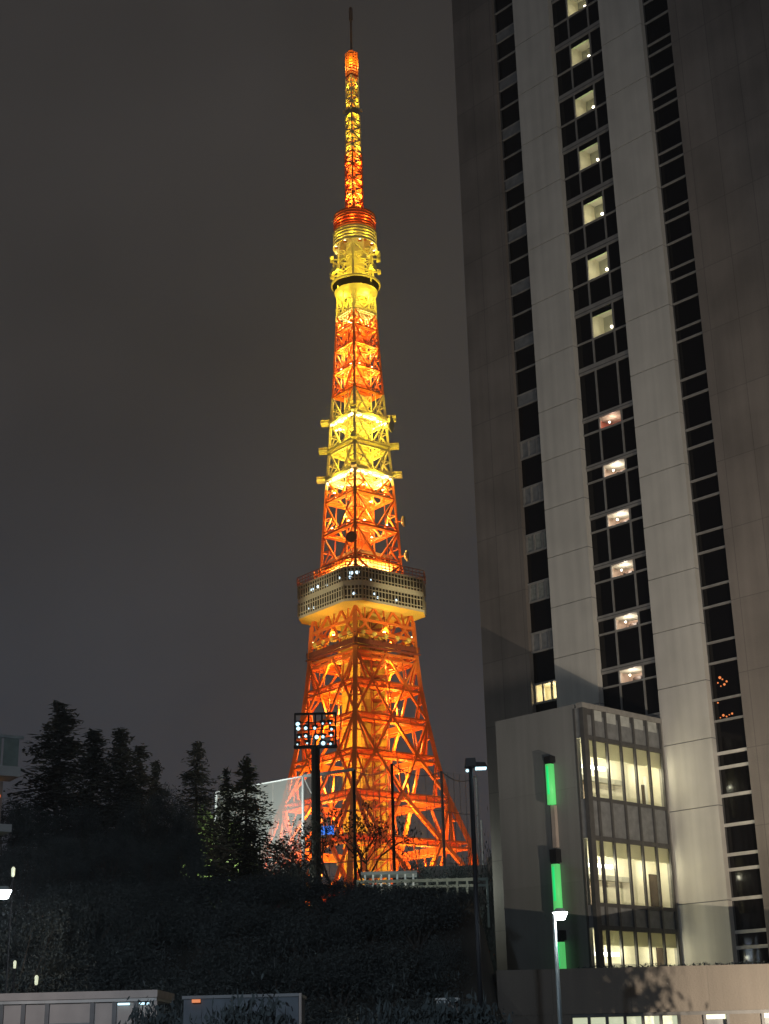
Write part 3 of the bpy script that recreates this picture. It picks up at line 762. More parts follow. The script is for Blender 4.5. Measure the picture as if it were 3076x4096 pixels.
# light inside the lattice
def tl(r, z, p, c, n=4, a0=45, rad_=.5):
    for i in range(n):
        t = R(a0+360/n*i); lamp('tower_floodlight', (r*math.cos(t), r*math.sin(t), z), p, c, rad_, tower)
for z, r, p in ((12, 25, 12500), (30, 21, 11500), (42, 18, 10000), (53, 15, 6600), (64, 12.6, 5000), (74, 11, 3700), (83, 10.2, 3000), (91, 9.6, 2500), (100.5, 9.6, 1900)):
    tl(r, z, p, AMBER)
for z, r, p in ((117.5, 8.2, 1300), (124.5, 6.3, 800), (134, 5.6, 700)): tl(r, z, p, AMBER)
for z, r, p in ((143.2, 7.4, 2600), (149, 5.4, 950), (156.5, 5.4, 1000), (159.6, 6.6, 2400), (165, 4.8, 600)): tl(r, z, p, YELL)
for z, r, p in ((172, 4.6, 520), (179, 4.1, 420), (186, 3.9, 480)): tl(r, z, p, AMBER)
for z, r, p in ((197.0, 4.9, 1250), (204.6, 6.4, 750), (210.5, 6.3, 420)): tl(r, z, p, YELL)
tl(8.6, 198.2, 520, YELL, 8, 22, .2); tl(7.9, 211.0, 170, YELL, 8, 22, .2); tl(5.6, 216.5, 200, YELL, 8); tl(5.5, 221.5, 320, AMBER, 8)
for z, p in ((227, 2000), (231, 1700), (236, 1000), (242, 800)): tl(1.3, z, p, (1, .58, .10), 2, 0, .3)
for z, p in ((247, 300), (252, 300), (257, 270), (263, 260), (269, 240)): tl(1.2, z, p, YELL, 2, 0, .3)
lamp('tower_floodlight', (0, -3.6, 276), 1300, (1, .60, .10), .3, tower); lamp('tower_floodlight', (3.6, 0, 276), 900, (1, .60, .10), .3, tower); lamp('tower_floodlight', (-3.6, 0, 276), 900, (1, .60, .10), .3, tower)
for z in (117.6, 131.5, 140.2, 174, 181, 189.5):                 # lamps close to the braces leave bright streaks
    for k in range(4):
        for t in (.27, .73): p = fpt(k, t, z, .55); lamp('tower_floodlight', p, 1900 if z < 170 else 1000, (1, .62, .16), .12, tower)
# ground floodlights round the tower
for x, y, p, c, a, z in ((95, -45, 95000, (1, .40, .05), 52, 58), (-90, -70, 75000, (1, .40, .05), 52, 58), (95, -50, 620000, (1, .86, .52), 10.5, 111.5), (-70, -90, 420000, (1, .88, .60), 10.5, 111.5)):
    o = lamp('ground_floodlight', (x, y, 9), p, c, 1, tower, a, (0, 0, z))
# ------------------------------------------------------------------ golf net cage in front of the tower
netc = thing('golf_net_fence', 'tall pale practice net on poles in front of the lattice tower', 'net', (-4, 130, ground_z(-4, 130)))
gz = ground_z(0, 130)
NP = [at(865, 3169, 136), at(1212, 3105, 128), at(1415, 3078, 128), at(1567, 3055, 128), at(1765, 3085, 134), at(1905, 3104, 142)]
NO = Vector(netc.location)
for i, p in enumerate(NP):
    b = MB(); m = ('wpole', 'wpole', 'black', 'black', 'alu', 'wpole')[i]; q = p-NO; b.tube((q.x, q.y, 0), tuple(q), .15 if i != 1 else .2, .12, m, 8)
    if i == 1:
        b.beam(tuple(q), (q.x+2.2, q.y, q.z-4.6), .07, 'wpole')
    b.build('pole', netc)
for i in range(5):
    p, q = NP[i]-NO, NP[i+1]-NO; b = MB()
    zb = 1.0 if i < 2 else 1.0
    b.poly([(p.x, p.y, zb), (q.x, q.y, zb), tuple(q), tuple(p)], 'net' if i == 0 else 'netfine'); nt_ = b.build('net', netc)
    b = MB()
    for t_ in [j_/6 for j_ in range(7)]: a1 = p.lerp(q, t_); b.beam((a1.x, a1.y-.03, zb), (a1.x, a1.y-.03, a1.z), .045, 'alu')
    for f_ in (.3, .55, .8): b.beam((p.x, p.y-.03, p.z*f_), (q.x, q.y-.03, q.z*f_), .045, 'alu')
    b.build('seam', nt_)
    b = MB()
    if i in (0, 1):
        b.beam(p, q, .10 if i == 0 else .24, 'wpole')
    else:
        n = 8
        for j in range(n):
            A = p.lerp(q, j/n); B2 = p.lerp(q, (j+1)/n); s0, s1 = (4*(j/n)*(1-j/n)), (4*((j+1)/n)*(1-(j+1)/n)); A.z -= .7*s0; B2.z -= .7*s1; b.beam(A, B2, .06, 'alu')
    b.build('top_cable', netc)
a_ = at(770, 3300, 119)
lamp('driving_range_light', (a_.x, 119, 17), 15000, (.90, .98, .93), .3, None, 64, tuple(at(1060, 3250, 132)), .8)
q = at(1925, 3280, 150); b = MB(); b.tube((q.x, q.y, gz), tuple(q), .12, .1, 'wpole'); tag(b.build('net_pole'), 'short pale pole just right of the tall net pole beside the hotel', 'pole')

# floodlight mast
mt = thing('floodlight_mast', 'dark floodlight mast with a square rack of lamps crossing the orange tower', 'floodlight mast', (at(1262, 2990, 110).x, 110, gz))
zr0, zr1 = at(1262, 2990, 110).z-gz, at(1262, 2855, 110).z-gz
b = MB(); b.tube((0, 0, 0), (0, 0, zr0+.1), .40, .33, 'black', 10); b.tube((0, 0, (zr0)*.42), (0, 0, zr0*.46), .55, .55, 'black', 8); b.build('pole', mt)
b = MB(); hw = 1.52
for x in (-hw, -.5, .5, hw): b.beam((x, 0, zr0), (x, 0, zr1), .13, 'black')
for z in (zr0, zr1): b.beam((-hw-.05, 0, z), (hw+.05, 0, z), .16, 'black')
b.beam((-hw-.1, 0, zr0+.05), (hw+.1, 0, zr0+.05), .3, 'black', .22); b.beam((0, 0, zr0-.2), (0, 0, zr1), .12, 'black')
for z in (zr0+.75, zr0+1.35, zr0+1.9): b.beam((-hw, .02, z), (hw, .02, z), .06, 'black')
b.build('rack', mt)
for i, x in enumerate((-1.25, -.62, 0.05, .62, 1.22)):
    for j, z in enumerate((.3, .85, 1.4, 1.85)):
        if (i, j) in ((2, 3), (2, 0), (3, 2), (1, 3)): continue
        b = MB(); xx, zz = x+rnd.uniform(-.1, .1), zr0+z+rnd.uniform(-.08, .08)
        b.lathe([(.06, 0), (.2, .1), (.24, .3), (.05, .33)], 'black', 10, (xx, -.1, zz-.1)); o = b.build('lamp_head', mt)
        b = MB(); b.ball((xx, -.26, zz-.05), rnd.uniform(.06, .17), 'ledb', 6); b.build('lens', o)

# ------------------------------------------------------------------ street lamps
def head_lamp(name, label, px, py, ppx, Y, power, group):
    c = at(px, py, Y); p = at(ppx, py+12, Y); t = thing(name, label, 'street lamp', (p.x, Y, 0), 0, group)
    h = c.z; dx = c.x-p.x
    b = MB(); b.tube((0, 0, 0), (0, 0, h), .075, .045, 'pole', 10); b.tube((0, 0, 0), (0, 0, .5), .1, .1, 'pole', 10); b.build('pole', t, True)
    b = MB()
    n = 14; pts = [(dx+.20*math.cos(2*math.pi*i/n), .14*math.sin(2*math.pi*i/n)) for i in range(n)]
    for i in range(n):
        a, c2 = pts[i], pts[(i+1) % n]; b.poly([(a[0], a[1], h+.02), (c2[0], c2[1], h+.02), (dx+(c2[0]-dx)*.5, c2[1]*.5, h+.12), (dx+(a[0]-dx)*.5, a[1]*.5, h+.12)], 'pole')
    b.poly([(dx+(x-dx)*.5, y*.5, h+.12) for x, y in pts], 'pole'); b.beam((0, 0, h-.02), (dx-.1, 0, h+.03), .05, 'pole'); o = b.build('lamp_head', t)
    b = MB(); i0 = 0
    for i in range(n):
        a, c2 = pts[i], pts[(i+1) % n]; b.poly([(a[0], a[1], h+.015), (c2[0], c2[1], h+.015), (dx+(c2[0]-dx)*.6, c2[1]*.6, h-.17), (dx+(a[0]-dx)*.6, a[1]*.6, h-.17)], 'led')
    b.poly([(dx+(x-dx)*.6, y*.6, h-.17) for x, y in pts], 'led'); b.build('lens', o)
    lamp('street_lamp_light', (p.x+dx, Y-.02, h-.2), power, COOL, .12)
    return t
head_lamp('street_lamp', 'glowing white street lamp on a thin pale pole before the grey stair block', 2240, 3652, 2216, 40, 70, 'lit street lamps')
head_lamp('street_lamp', 'glowing white street lamp among the dark trees at the frame edge', 14, 3565, -20, 37, 900, 'lit street lamps')
p = at(1882, 3060, 41); t = thing('street_lamp', 'tall black double headed lamp post beside the hotel corner', 'street lamp', (p.x, 41, 0))
h = p.z
b = MB(); b.tube((0, 0, 0), (0, 0, h), .085, .06, 'black', 10); b.tube((0, 0, 0), (0, 0, 1.2), .14, .14, 'black', 10); b.build('pole', t, True)
b = MB(); b.hexa([(-.16, -.2, h-.05), (.16, -.2, h-.05), (.16, .2, h-.05), (-.16, .2, h-.05), (-.14, -.18, h+.16), (.13, -.18, h+.17), (.13, .18, h+.17), (-.14, .18, h+.16)], 'black'); o = b.build('lamp_head', t)
b = MB(); b.ball((-.1, -.1, h-.17), .045, 'ledb', 6); b.build('lens', o)
b = MB(); b.hexa([(.1, -.16, h-.08), (.46, -.16, h-.08), (.46, .16, h-.08), (.1, .16, h-.08), (.12, -.12, h+.06), (.40, -.12, h+.05), (.40, .12, h+.05), (.12, .12, h+.06)], 'black'); o = b.build('lamp_head', t)
b = MB(); b.box(.13, .43, -.13, .13, h-.125, h-.083, 'ledb'); b.build('lens', o)

# ------------------------------------------------------------------ vegetation
def leafq(b, c, s, m, flat=0.):
    a = Vector((rnd.gauss(0, 1), rnd.gauss(0, 1), rnd.gauss(0, 1)*(1-flat))).normalized()
    u = a.cross(Vector((rnd.gauss(0, 1), rnd.gauss(0, 1), rnd.gauss(0, 1)))).normalized(); v = a.cross(u)
    if flat: u.z *= .4; v.z *= .4
    u *= s*rnd.uniform(.6, 1.3); v *= s*rnd.uniform(.35, .7)
    b.poly([c-u*.9, c+v*.6-u*.1, c+u, c-v*.6], m)
def conifer_meshes(h, wd, m, seed, sparse=1., start=.12, n_w=26):
    rnd.seed(seed); tr = MB(); lv = MB()
    pts = [Vector((0, 0, 0))]
    for i in range(1, 8): pts.append(Vector((rnd.gauss(0, .05)*i**.5, rnd.gauss(0, .05)*i**.5, h*i/7)))
    for i in range(7): tr.tube(pts[i], pts[i+1], h*.016*(1-i/7.6), h*.016*(1-(i+1)/7.6), 'bark', 7, False)
    for i in range(n_w):
        f = start+(1-start)*(i+rnd.random()*.7)/n_w
        z = h*f; prof = (1-f)**.75*(1+.25*math.sin(i*1.7+seed))
        for j in range(rnd.randint(4, 6)):
            if rnd.random() > sparse: continue
            t = rnd.random()*6.283; ln = wd*prof*rnd.uniform(.55, 1.15)+.15
            u = Vector((math.cos(t), math.sin(t), 0)); tip = u*ln+Vector((0, 0, z-.30*ln+rnd.uniform(-.25, .25)))
            base = Vector((0, 0, z)); tr.tube(base, tip, .05, .015, 'bark', 4, False)
            n = int(10+ln*30*sparse)
            for q in range(n):
                f2 = rnd.uniform(.12, 1.05); c = base.lerp(tip, f2)+Vector((rnd.gauss(0, .16), rnd.gauss(0, .16), rnd.gauss(0, .20)-.16*f2))*(.5+ln*.35)
                leafq(lv, c, .21, m, .2)
    for q in range(60): leafq(lv, Vector((rnd.gauss(0, .12), rnd.gauss(0, .12), h*(1-rnd.random()*.12))), .22, m)
    return tr.mesh('trunk'), lv.mesh('crown')
def broad_meshes(h, wd, m, seed, n_cl=50, leaf=.12, per=310):
    rnd.seed(seed); tr = MB(); lv = MB(); th = h*.35
    tr.tube((0, 0, 0), (0, 0, th), h*.026, h*.018, 'bark', 8, False)
    for i in range(n_cl):
        t = rnd.random()*6.283; zz = rnd.random()**.8; rr = wd*math.sqrt(max(.05, 1-(zz*1.5-.55)**2))*rnd.uniform(.35, 1.0)
        c = Vector((rr*math.cos(t), rr*math.sin(t), th*.75+(h-th*.75)*(.05+.93*zz)))
        if i % 2 == 0: tr.tube((0, 0, th*rnd.uniform(.7, 1)), tuple(c), h*.008, .02, 'bark', 5, False)
        cs = wd*rnd.uniform(.18, .36)
        for q in range(int(per*rnd.uniform(.6, 1.3))):
            d = Vector((rnd.gauss(0, 1), rnd.gauss(0, 1), rnd.gauss(0, .8))).normalized()*cs*rnd.random()**.4
            leafq(lv, c+d, leaf, m)
    return tr.mesh('trunk'), lv.mesh('crown')
def twig_meshes(h, wd, m, seed, leaves=500, depth=5):
    """thin-leaved tree: the lights behind show between its twigs"""
    rnd.seed(seed); tr = MB(); lv = MB(); ends = []
    def grow(p, d, ln, r, k):
        q = p+d*ln; tr.tube(p, q, r, r*.68, 'bark', 5, False)
        if k == 0: ends.append(q); return
        for i in range(rnd.choice((2, 3, 3))):
            e = (d+Vector((rnd.gauss(0, .55), rnd.gauss(0, .55), rnd.gauss(.06, .35)))).normalized(); grow(q, e, ln*rnd.uniform(.62, .86), r*.62, k-1)
        if k > 2: ends.append(q)
    grow(Vector((0, 0, 0)), Vector((0, 0, 1)), h*.30, h*.022, depth)
    for i in range(leaves):
        c = rnd.choice(ends); leafq(lv, c+Vector((rnd.gauss(0, .35), rnd.gauss(0, .35), rnd.gauss(0, .3))), .17, m)
    return tr.mesh('trunk'), lv.mesh('crown')
def plant(name, label, cat, meshes, loc, s=1., rz=None, group=None, sx_=None):
    t = thing(name, label, cat, loc, rnd.random()*6.28 if rz is None else rz, group)
    t.scale = (sx_ or s, sx_ or s, s)
    obj('trunk', meshes[0], t); obj('crown', meshes[1], t); return t
def gplant(name, label, cat, meshes, px, py, Y, h0, group=None, wscale=1.):
    """stand a tree on the ground at distance Y so that its top reaches the height seen"""
    p = at(px, py, Y); g = ground_z(p.x, Y); s = (p.z-g)/h0
    return plant(name, label, cat, meshes, (p.x, Y, g-.1), s, None, group, s*wscale)
b = MB()                                                     # ragged planting along the podium roof edge
for i in range(420):
    x = 6.4+rnd.random()*7; leafq(b, Vector((x, .35+rnd.random()*.3, ztop+rnd.random()*(.04+.09*abs(math.sin(x*1.9))))), .07, MT['leaf'])
b.build('roof_planting', pod)
cf = [conifer_meshes(12, 3.6, MT['needle'], 11, 1, .12, 34), conifer_meshes(12, 2.8, MT['needle'], 23, 1, .12, 32), conifer_meshes(12, 3.2, MT['needle'], 37, .85, .12, 30)]
GC = 'dark conifers on the wooded bank'
gplant('conifer_tree', 'tallest dark conifer on the wooded bank, broad with a narrow tip', 'tree', cf[0], 245, 2805, 80, 12, GC, 1.4)
gplant('conifer_tree', 'slim dark conifer between the tallest conifer and the two-tipped pair', 'tree', cf[1], 378, 2915, 78, 12, GC, 1.5)
gplant('conifer_tree', 'dark spired conifer with a rounder neighbour touching its right side', 'tree', cf[1], 488, 2910, 76, 12, GC, 1.35)
gplant('conifer_tree', 'lower blunt conifer leaning against the spired one', 'tree', cf[2], 560, 2978, 79, 12, GC, 1.25)
gplant('conifer_tree', 'stunted dark conifer with a ragged top between two gaps of sky', 'tree', cf[2], 625, 3040, 82, 12, GC, 1.1)
gplant('conifer_tree', 'lone dark conifer with upswept side branch, above the rounded treetops', 'tree', cf[2], 790, 2965, 84, 12, GC, 1.2)
pine = [conifer_meshes(12, 2.8, MT['blackleaf'], 51, .95, .42, 22), conifer_meshes(12, 3.4, MT['blackleaf'], 67, 1, .1, 32)]
GP = 'black pines before the lit net'
gplant('pine_tree', 'black spired pine standing in front of the bright net', 'tree', pine[1], 985, 3030, 98, 12, GP, 1.25)
gplant('pine_tree', 'thin black pine left of the spired pine, against the lit net', 'tree', pine[0], 905, 3070, 101, 12, GP, .8)
bl = [broad_meshes(10, 4.2, MT['leaf'], 71), broad_meshes(10, 4.8, MT['leaf'], 83), broad_meshes(9, 4.4, MT['leaf'], 97)]
GB = 'dark leafy trees on the bank'
def dark_tree(i, px, py, Y, w_, label): gplant('broadleaf_tree', label, 'tree', bl[i], px, py, Y, 10 if i < 2 else 9, GB, w_)
dark_tree(0, 670, 3160, 74, .45, 'round dark tree crown right below the lone conifer')
dark_tree(1, 560, 3210, 71, .62, 'round dark tree crown below the blunt conifer')
dark_tree(2, 735, 3230, 72, .3, 'dark leafy tree left of the bright net')
dark_tree(1, 330, 3230, 70, .7, 'dark leafy tree in the gap below the slim conifer')
dark_tree(0, 160, 3220, 66, .7, 'dark leafy tree under the tallest conifer')
dark_tree(2, 30, 3200, 64, .6, 'dark leafy tree at the frame edge beside the balcony building')
DT = 'dark leafy tree merging into the unlit thicket on the bank'
for i, (px, py, Y, w_) in enumerate(((740, 3330, 62, .9), (600, 3360, 60, .9), (440, 3330, 61, .9), (250, 3340, 58, .9), (90, 3390, 55, .9), (790, 3420, 59, .42), (700, 3520, 56, 1.1), (520, 3540, 54, 1.1), (340, 3540, 53, 1.1), (170, 3580, 51, 1.1), (930, 3560, 58, .7), (1060, 3550, 59, .7), (40, 3620, 48, 1.0))):
    dark_tree(i % 3, px, py, Y, w_, DT)
# leafy shrubs covering the bank
def bush_meshes(seed, m='leaf', leaf=.048):
    rnd.seed(seed); tr = MB(); lv = MB()
    for i in range(9):
        t = rnd.random()*6.28; tr.tube((0, 0, 0), (.7*math.cos(t), .7*math.sin(t), 1.0), .04, .015, 'bark', 4, False)
    for i in range(26):
        t = rnd.random()*6.28; r = math.sqrt(rnd.random())*1.25; c = Vector((r*math.cos(t), r*math.sin(t), .35+1.1*math.sqrt(max(0, 1-(r/1.4)**2))*rnd.uniform(.5, 1)))
        for q in range(320): leafq(lv, c+Vector((rnd.gauss(0, .22), rnd.gauss(0, .22), rnd.gauss(0, .2))), leaf, MT[m])
    return tr.mesh('stem'), lv.mesh('foliage')
bu = [bush_meshes(101), bush_meshes(103), bush_meshes(107)]
def bush(i, x, y, s, label, group, sz=None, meshes=None, cat='bush'):
    me = (meshes or bu)[i % len(meshes or bu)]
    t = thing('bush', label, cat, (x, y, ground_z(x, y)-.1), rnd.random()*6.28, group); t.scale = (s, s, sz or s)
    obj('stem', me[0], t); obj('foliage', me[1], t); return t
rnd.seed(5); n = 0
for Y in (43, 45, 47.5, 50, 52.5, 55, 57.5, 60):
    x = -17+rnd.random()*2
    while x < 2.9:
        sz_ = rnd.uniform(1.15, 1.5)
        bx = min(1, max(0, (x+4)/8)); sz_ = max(.25, min(sz_, (8.05-.8*bx-(Y<59)*.35-ground_z(x, Y))/1.62))
        bush(n, x, Y+rnd.uniform(-.8, .8), rnd.uniform(1.2, 1.6) if x < 1.4 else .62, 'dark leafy bush in the unlit thicket on the bank', 'bushes on the bank', sz_); n += 1
        x += rnd.uniform(1.5, 2.2)
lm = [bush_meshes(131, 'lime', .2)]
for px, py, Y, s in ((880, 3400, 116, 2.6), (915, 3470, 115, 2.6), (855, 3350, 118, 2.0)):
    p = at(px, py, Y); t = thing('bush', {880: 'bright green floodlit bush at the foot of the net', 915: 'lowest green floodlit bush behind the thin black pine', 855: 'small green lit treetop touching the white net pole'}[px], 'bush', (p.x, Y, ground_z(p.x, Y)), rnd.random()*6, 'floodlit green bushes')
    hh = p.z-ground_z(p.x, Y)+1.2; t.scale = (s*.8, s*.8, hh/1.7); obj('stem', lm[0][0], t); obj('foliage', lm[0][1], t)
a_ = at(900, 3420, 112); lamp('driving_range_light', (a_.x-2.0, 110, 12), 5200, (.92, 1, .75), .3)
tw = [twig_meshes(9, 4, MT['blackleaf'], 201, 500), twig_meshes(9, 4, MT['blackleaf'], 215, 700), twig_meshes(7, 3, MT['blackleaf'], 229, 900, 5)]
GT = 'thin trees silhouetted against the tower'
gplant('thin_tree', 'twiggy black tree right of the floodlight mast, before the orange legs', 'tree', tw[0], 1340, 3215, 92, 9.5, GT, .85)
gplant('thin_tree', 'twiggy black tree hugging the near tower leg', 'tree', tw[1], 1425, 3200, 96, 9.5, GT, .8)
gplant('thin_tree', 'low twiggy tree left of the floodlight mast', 'tree', tw[1], 1215, 3290, 94, 9.5, GT, .9)
gplant('thin_tree', 'small black tree in front of the tower base between two net poles', 'tree', tw[2], 1655, 3375, 90, 8.2, GT, 1.0)
gplant('thin_tree', 'small black tree left of the tall double lamp post', 'tree', tw[2], 1795, 3405, 88, 8.2, GT, .9)
for px, py, Y, s, lb in ((1640, 3440, 84, 1.3, 'round black bush below the small tree at the tower base'), (1820, 3455, 84, 1.3, 'low black bush left of the double lamp post'), (1935, 3440, 86, 1.25, 'rounded dark bush between the double lamp post and the hotel'), (1180, 3440, 86, 1.8, 'dark bush left of the mast foot'), (1120, 3470, 84, 1.8, 'dark bush under the black spired pine')):
    p = at(px, py, Y); t = thing('bush', lb, 'bush', (p.x, Y, ground_z(p.x, Y)), rnd.random()*6, 'dark bushes on the plateau'); t.scale = (s*.7, s*.7, (p.z-ground_z(p.x, Y))/1.55)
    obj('stem', bu[1][0], t); obj('foliage', bu[1][1], t)

# ------------------------------------------------------------------ things on the plateau edge
g0 = 6.9
def zpx(px, py, Y): return at(px, py, Y).z
t = thing('shelter', 'low pale flat-roofed shelter with posts on the plateau before the tower', 'shelter', (at(1555, 3500, 78).x, 78, g0))
x0, x1 = at(1445, 3500, 78).x-t.location.x, at(1668, 3500, 78).x-t.location.x
zt = zpx(1555, 3490, 78)-g0
b = MB(); b.box(x0, x1, -.6, 1.2, zt-.14, zt, 'conc'); b.build('roof', t)
for i in range(7):
    b = MB(); x = x0+.2+(x1-x0-.4)*i/6; b.box(x-.05, x+.05, -.4, -.3, 0, zt-.14, 'wpole'); b.build('post', t)
b = MB(); b.box(x0, x1, .8, .9, 0, zt-.5, 'tealglass'); b.build('glass_screen', t)
t = thing('guard_rail', 'pale green guard rail with posts along the plateau edge', 'guard rail', (at(1800, 3530, 74).x, 74, g0))
xa, xb = at(1430, 3530, 74).x-t.location.x, at(1948, 3530, 74).x-t.location.x
zr = zpx(1750, 3515, 74)-g0; b = MB()
b.box(xa, xb, -.04, .04, zr-.14, zr, 'rail'); b.box(xa, xb, -.03, .03, zr-.42, zr-.3, 'rail'); b.build('rail', t)
for i in range(14):
    b = MB(); x = xa+(xb-xa)*i/13; b.box(x-.05, x+.05, -.05, .05, 0, zr+.02, 'rail'); b.build('post', t)
p0 = at(1880, 3470, 90); t = thing('concrete_wall', 'grey concrete wall behind the bushes beside the hotel corner', 'wall', (p0.x, 90, g0))
b = MB(); xa, xb = at(1700, 3500, 90).x-p0.x, at(2010, 3500, 90).x-p0.x; b.box(xa, xb, 0, .4, 0, zpx(1850, 3462, 90)-g0, 'conc'); b.box(xb-.9, xb, -.3, 0, 0, zpx(1980, 3430, 90)-g0, 'frost'); b.build('wall', t)
lamp('park_lamp_light', (at(1760, 3500, 80).x, 80, g0+2.6), 180, (.85, 1, .92), .2)
lamp('park_lamp_light', (at(1960, 3500, 82).x, 82, g0+2.2), 18, (.9, 1, .95), .2)
lamp('park_lamp_light', (at(1520, 3500, 76).x, 75.5, g0+1.9), 60, (.85, 1, .92), .1)

# ------------------------------------------------------------------ apartment building at the frame edge
Y = 60; p = at(82, 3030, Y)
ap = thing('apartment_building', 'apartment block with glazed balcony and orange lit room cut by the frame edge', 'building', (p.x, Y, 0), R(32))
def za(py): return at(30, py, Y).z
zb1, zb0 = za(2950), za(3060)
b = MB(); b.box(-14, -1.1, 1.2, 9, 0, zb1+5.5, 'brown'); b.box(-1.1, -.28, 1.2, 9, 0, zb0-.1, 'brown'); b.build('wall', ap)
b = MB(); b.box(-14, 0, -.1, 1.2, zb0-.5, zb0-.1, 'conc'); b.box(-14, 0.05, -.15, -.02, zb1-.10, zb1+.02, 'pole'); b.build('balcony', ap)
for i in range(8):
    b = MB(); x = -.12-i*.72; b.box(x-.62, x, -.08, -.05, zb0-.1, zb1-.1, 'tealglass'); b.build('balcony_panel', ap)
b = MB(); b.box(-14, -.2, -.05, 1.2, za(3330), za(3300), 'conc'); b.build('lower_balcony', ap)
b = MB(); b.poly([(-2.4, 1.18, za(3146)), (-.50, 1.18, za(3146)), (-.50, 1.18, za(3103)), (-2.4, 1.18, za(3103))], 'warmwin'); b.build('lit_window', ap)
b = MB(); b.poly([(-2.6, 1.18, za(3395)), (-.62, 1.18, za(3395)), (-.62, 1.18, za(3352)), (-2.6, 1.18, za(3352))], 'shop'); b.build('lit_window', ap)
for x, py in ((-.52, 3175), (-.82, 3218), (-.55, 3092)):
    b = MB(); b.ball((x, .9, za(py)), .09, 'orangel'); b.build('lantern', ap)

# small garden lights seen through the trees
for px, py, Y, r, lb in ((93, 3505, 44, .07, 'slim pale garden lantern glowing beside the white street lamp'), (108, 3868, 37, .045, 'small round garden light above the glazed pavilion roof'), (192, 3928, 37, .055, 'warm garden light just over the pavilion roof edge')):
    p = at(px, py, Y); g = ground_z(p.x, Y); t = thing('garden_light', lb, 'garden light', (p.x, Y-1.2, g), 0, 'garden lights among the trees'); hh = p.z-g
    b = MB(); b.tube((0, 0, 0), (0, 0, hh-r), .03, .025, 'black', 6); b.build('post', t)
    b = MB(); b.lathe([(.02, -r*2.2), (r*.7, -r*1.6), (r*.8, r*1.2), (.02, r*1.9)], 'shop', 10, (0, 0, hh)); b.build('lantern', t, True)

# ------------------------------------------------------------------ glazed pavilion, shed, added pale box at the bottom
Y = 33; z1 = at(300, 3968, Y).z; xr = at(630, 3972, Y).x
pv = thing('pavilion', 'low flat-roofed pavilion with pale glazed panels at the bottom', 'pavilion', (xr, Y, 0))
b = MB(); b.box(-6, 0.02, -.15, 2.4, z1-.15, z1, 'frost'); b.box(-6, .0, -.10, 2.3, z1-.22, z1-.15, 'alu'); b.build('roof', pv)
cx = [at(q, 4000, Y).x-xr for q in (10, 97, 192, 372, 460, 545, 622)]
for i, x in enumerate(cx):
    b = MB(); b.box(x-.045, x+.045, -.06, .06, 0, z1-.22, 'dalu' if i < 6 else 'frost'); b.build('post', pv)
for i, (a, c) in enumerate(zip([cx[0]-1.2]+cx, cx)):
    b = MB(); b.box(a+.05, c-.05, -.02, .02, .3, z1-.24 if i != 3 else z1-.24, 'frost')
    if i == 3: b.box(a+.05, c-.05, -.05, -.021, .3, z1-.62, 'span')
    b.build('panel', pv)
for i in (5, 6):
    b = MB(); b.tube((cx[i-1]+.08, -.10, z1-.27), (cx[i]-.12, -.10, z1-.27), .022, .022, 'ledb', 8); b.build('tube_light', pv)
lamp('pavilion_light', (xr-3.2, 29.5, 3.2), 75, (1, .86, .80), .2)
Y = 30; xl, xr = at(735, 3990, Y).x, at(1207, 3975, Y).x; z1 = at(1100, 3975, Y).z
MT['shedw'] = mat('grey_sheeting', (.10, .11, .12), .8, noise=.2)
sh = thing('shed', 'grey flat-roofed shed with a pale pipe up its corner', 'shed', (xr, Y, 0))
b = MB(); b.box(xl-xr, -.06, 0, 2, 0, z1-.06, 'shedw'); b.box(xl-xr-.03, -.03, -.04, 2.05, z1-.058, z1, 'dalu'); b.build('wall', sh)
b = MB(); b.tube((-.025, -.03, 0), (-.025, -.03, z1), .028, .028, 'frost', 8); b.build('pipe', sh)
b = MB(); b.box(xl-xr+.17, xl-xr+.33, -.10, -.045, z1-.13, z1-.07, 'orangel'); b.build('lamp', sh)
Y = 31; p = at(1790, 4000, Y); t = thing('lit_patch_box', 'pale box standing in for a patch of lit wall near the foot of the tall lamp post', 'lit patch', (p.x, Y, 0))  # added box: its pale colour stands in for light falling on a wall
b = MB(); hw = .21; b.box(-hw, hw, 0, .4, 0, p.z, 'conc'); b.build('case', t)
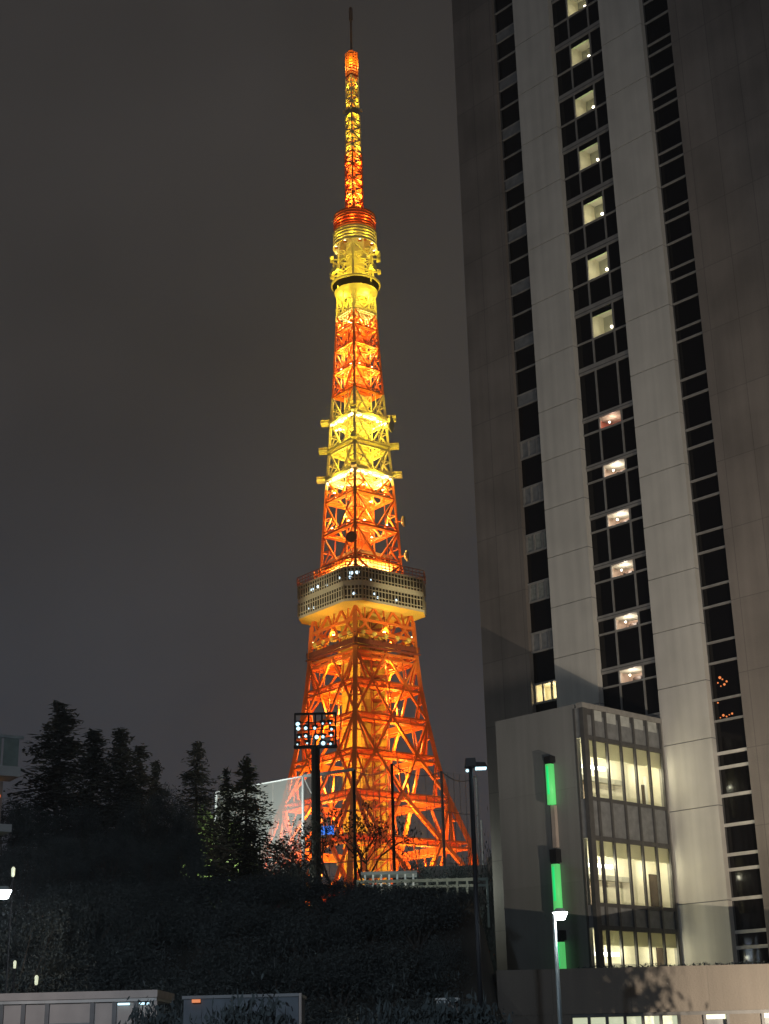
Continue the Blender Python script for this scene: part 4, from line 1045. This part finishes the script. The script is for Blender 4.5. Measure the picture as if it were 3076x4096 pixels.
b = MB(); b.box(-hw+.02, hw-.02, -.02, -.002, .1, p.z-.06, 'frost'); b.build('door', t)  # pale front of the stand-in box
b = MB(); b.box(-hw-.03, hw+.03, -.04, .43, p.z, p.z+.04, 'alu'); b.build('lid', t)
sb = [bush_meshes(151, 'leaf', .10)]
for px, Y, s, lb in ((1520, 30, .75, 'low lit shrub top at the bottom between the shed and the pale box'), (960, 28.5, .95, 'dark shrub in front of the grey shed wall'), (1850, 30.5, .9, 'dark shrub pressed against the pale box'), (660, 31, .8, 'dark shrub in the gap between pavilion and shed')):
    x = at(px, 4096, Y).x; t = thing('bush', lb, 'bush', (x, Y, 0), rnd.random()*6, 'shrubs at the bottom edge'); t.scale = (s*.8, s*.8, 2.35/1.6 if px != 1520 else 2.2/1.6)
    obj('stem', sb[0][0], t); obj('foliage', sb[0][1], t)

for x_, y_, h_, lb in ((15.72, 45.5, 1.95, 'unseen shrub added nearest the forecourt floodlight to shade the podium wall'), (15.2, 45.75, 2.3, 'taller unseen shrub added behind the first to fill out its shadow'), (15.5, 45.25, 2.1, 'second unseen shrub added just before the tall one to thicken the shadow')):  # off-frame shrubs added to cast the ragged shadow on the podium
    t = thing('bush', lb, 'bush', (x_, y_, 0), x_*3, 'off-frame shrubs added to shade the podium wall'); t.scale = (.58, .58, h_)
    obj('stem', bu[2][0], t); obj('foliage', bu[2][1], t)

# ------------------------------------------------------------------ thin haze volume added to imitate lens glow around the lamps
b = MB(); b.box(-1000, 1000, -70, 3100, -1.5, 310, 'conc'); hzo = b.build('haze'); hzo['kind'] = 'stuff'
hm = bpy.data.materials.new('lens_glow_haze'); hm.use_nodes = True; t_ = hm.node_tree
for n_ in list(t_.nodes):
    if n_.type != 'OUTPUT_MATERIAL': t_.nodes.remove(n_)
vol = t_.nodes.new('ShaderNodeVolumePrincipled'); vol.inputs['Density'].default_value = .0002; vol.inputs['Anisotropy'].default_value = .5
vol.inputs['Color'].default_value = (.9, .94, 1, 1)
t_.links.new(vol.outputs[0], t_.nodes['Material Output'].inputs['Volume'])
hzo.data.materials.clear(); hzo.data.materials.append(hm)
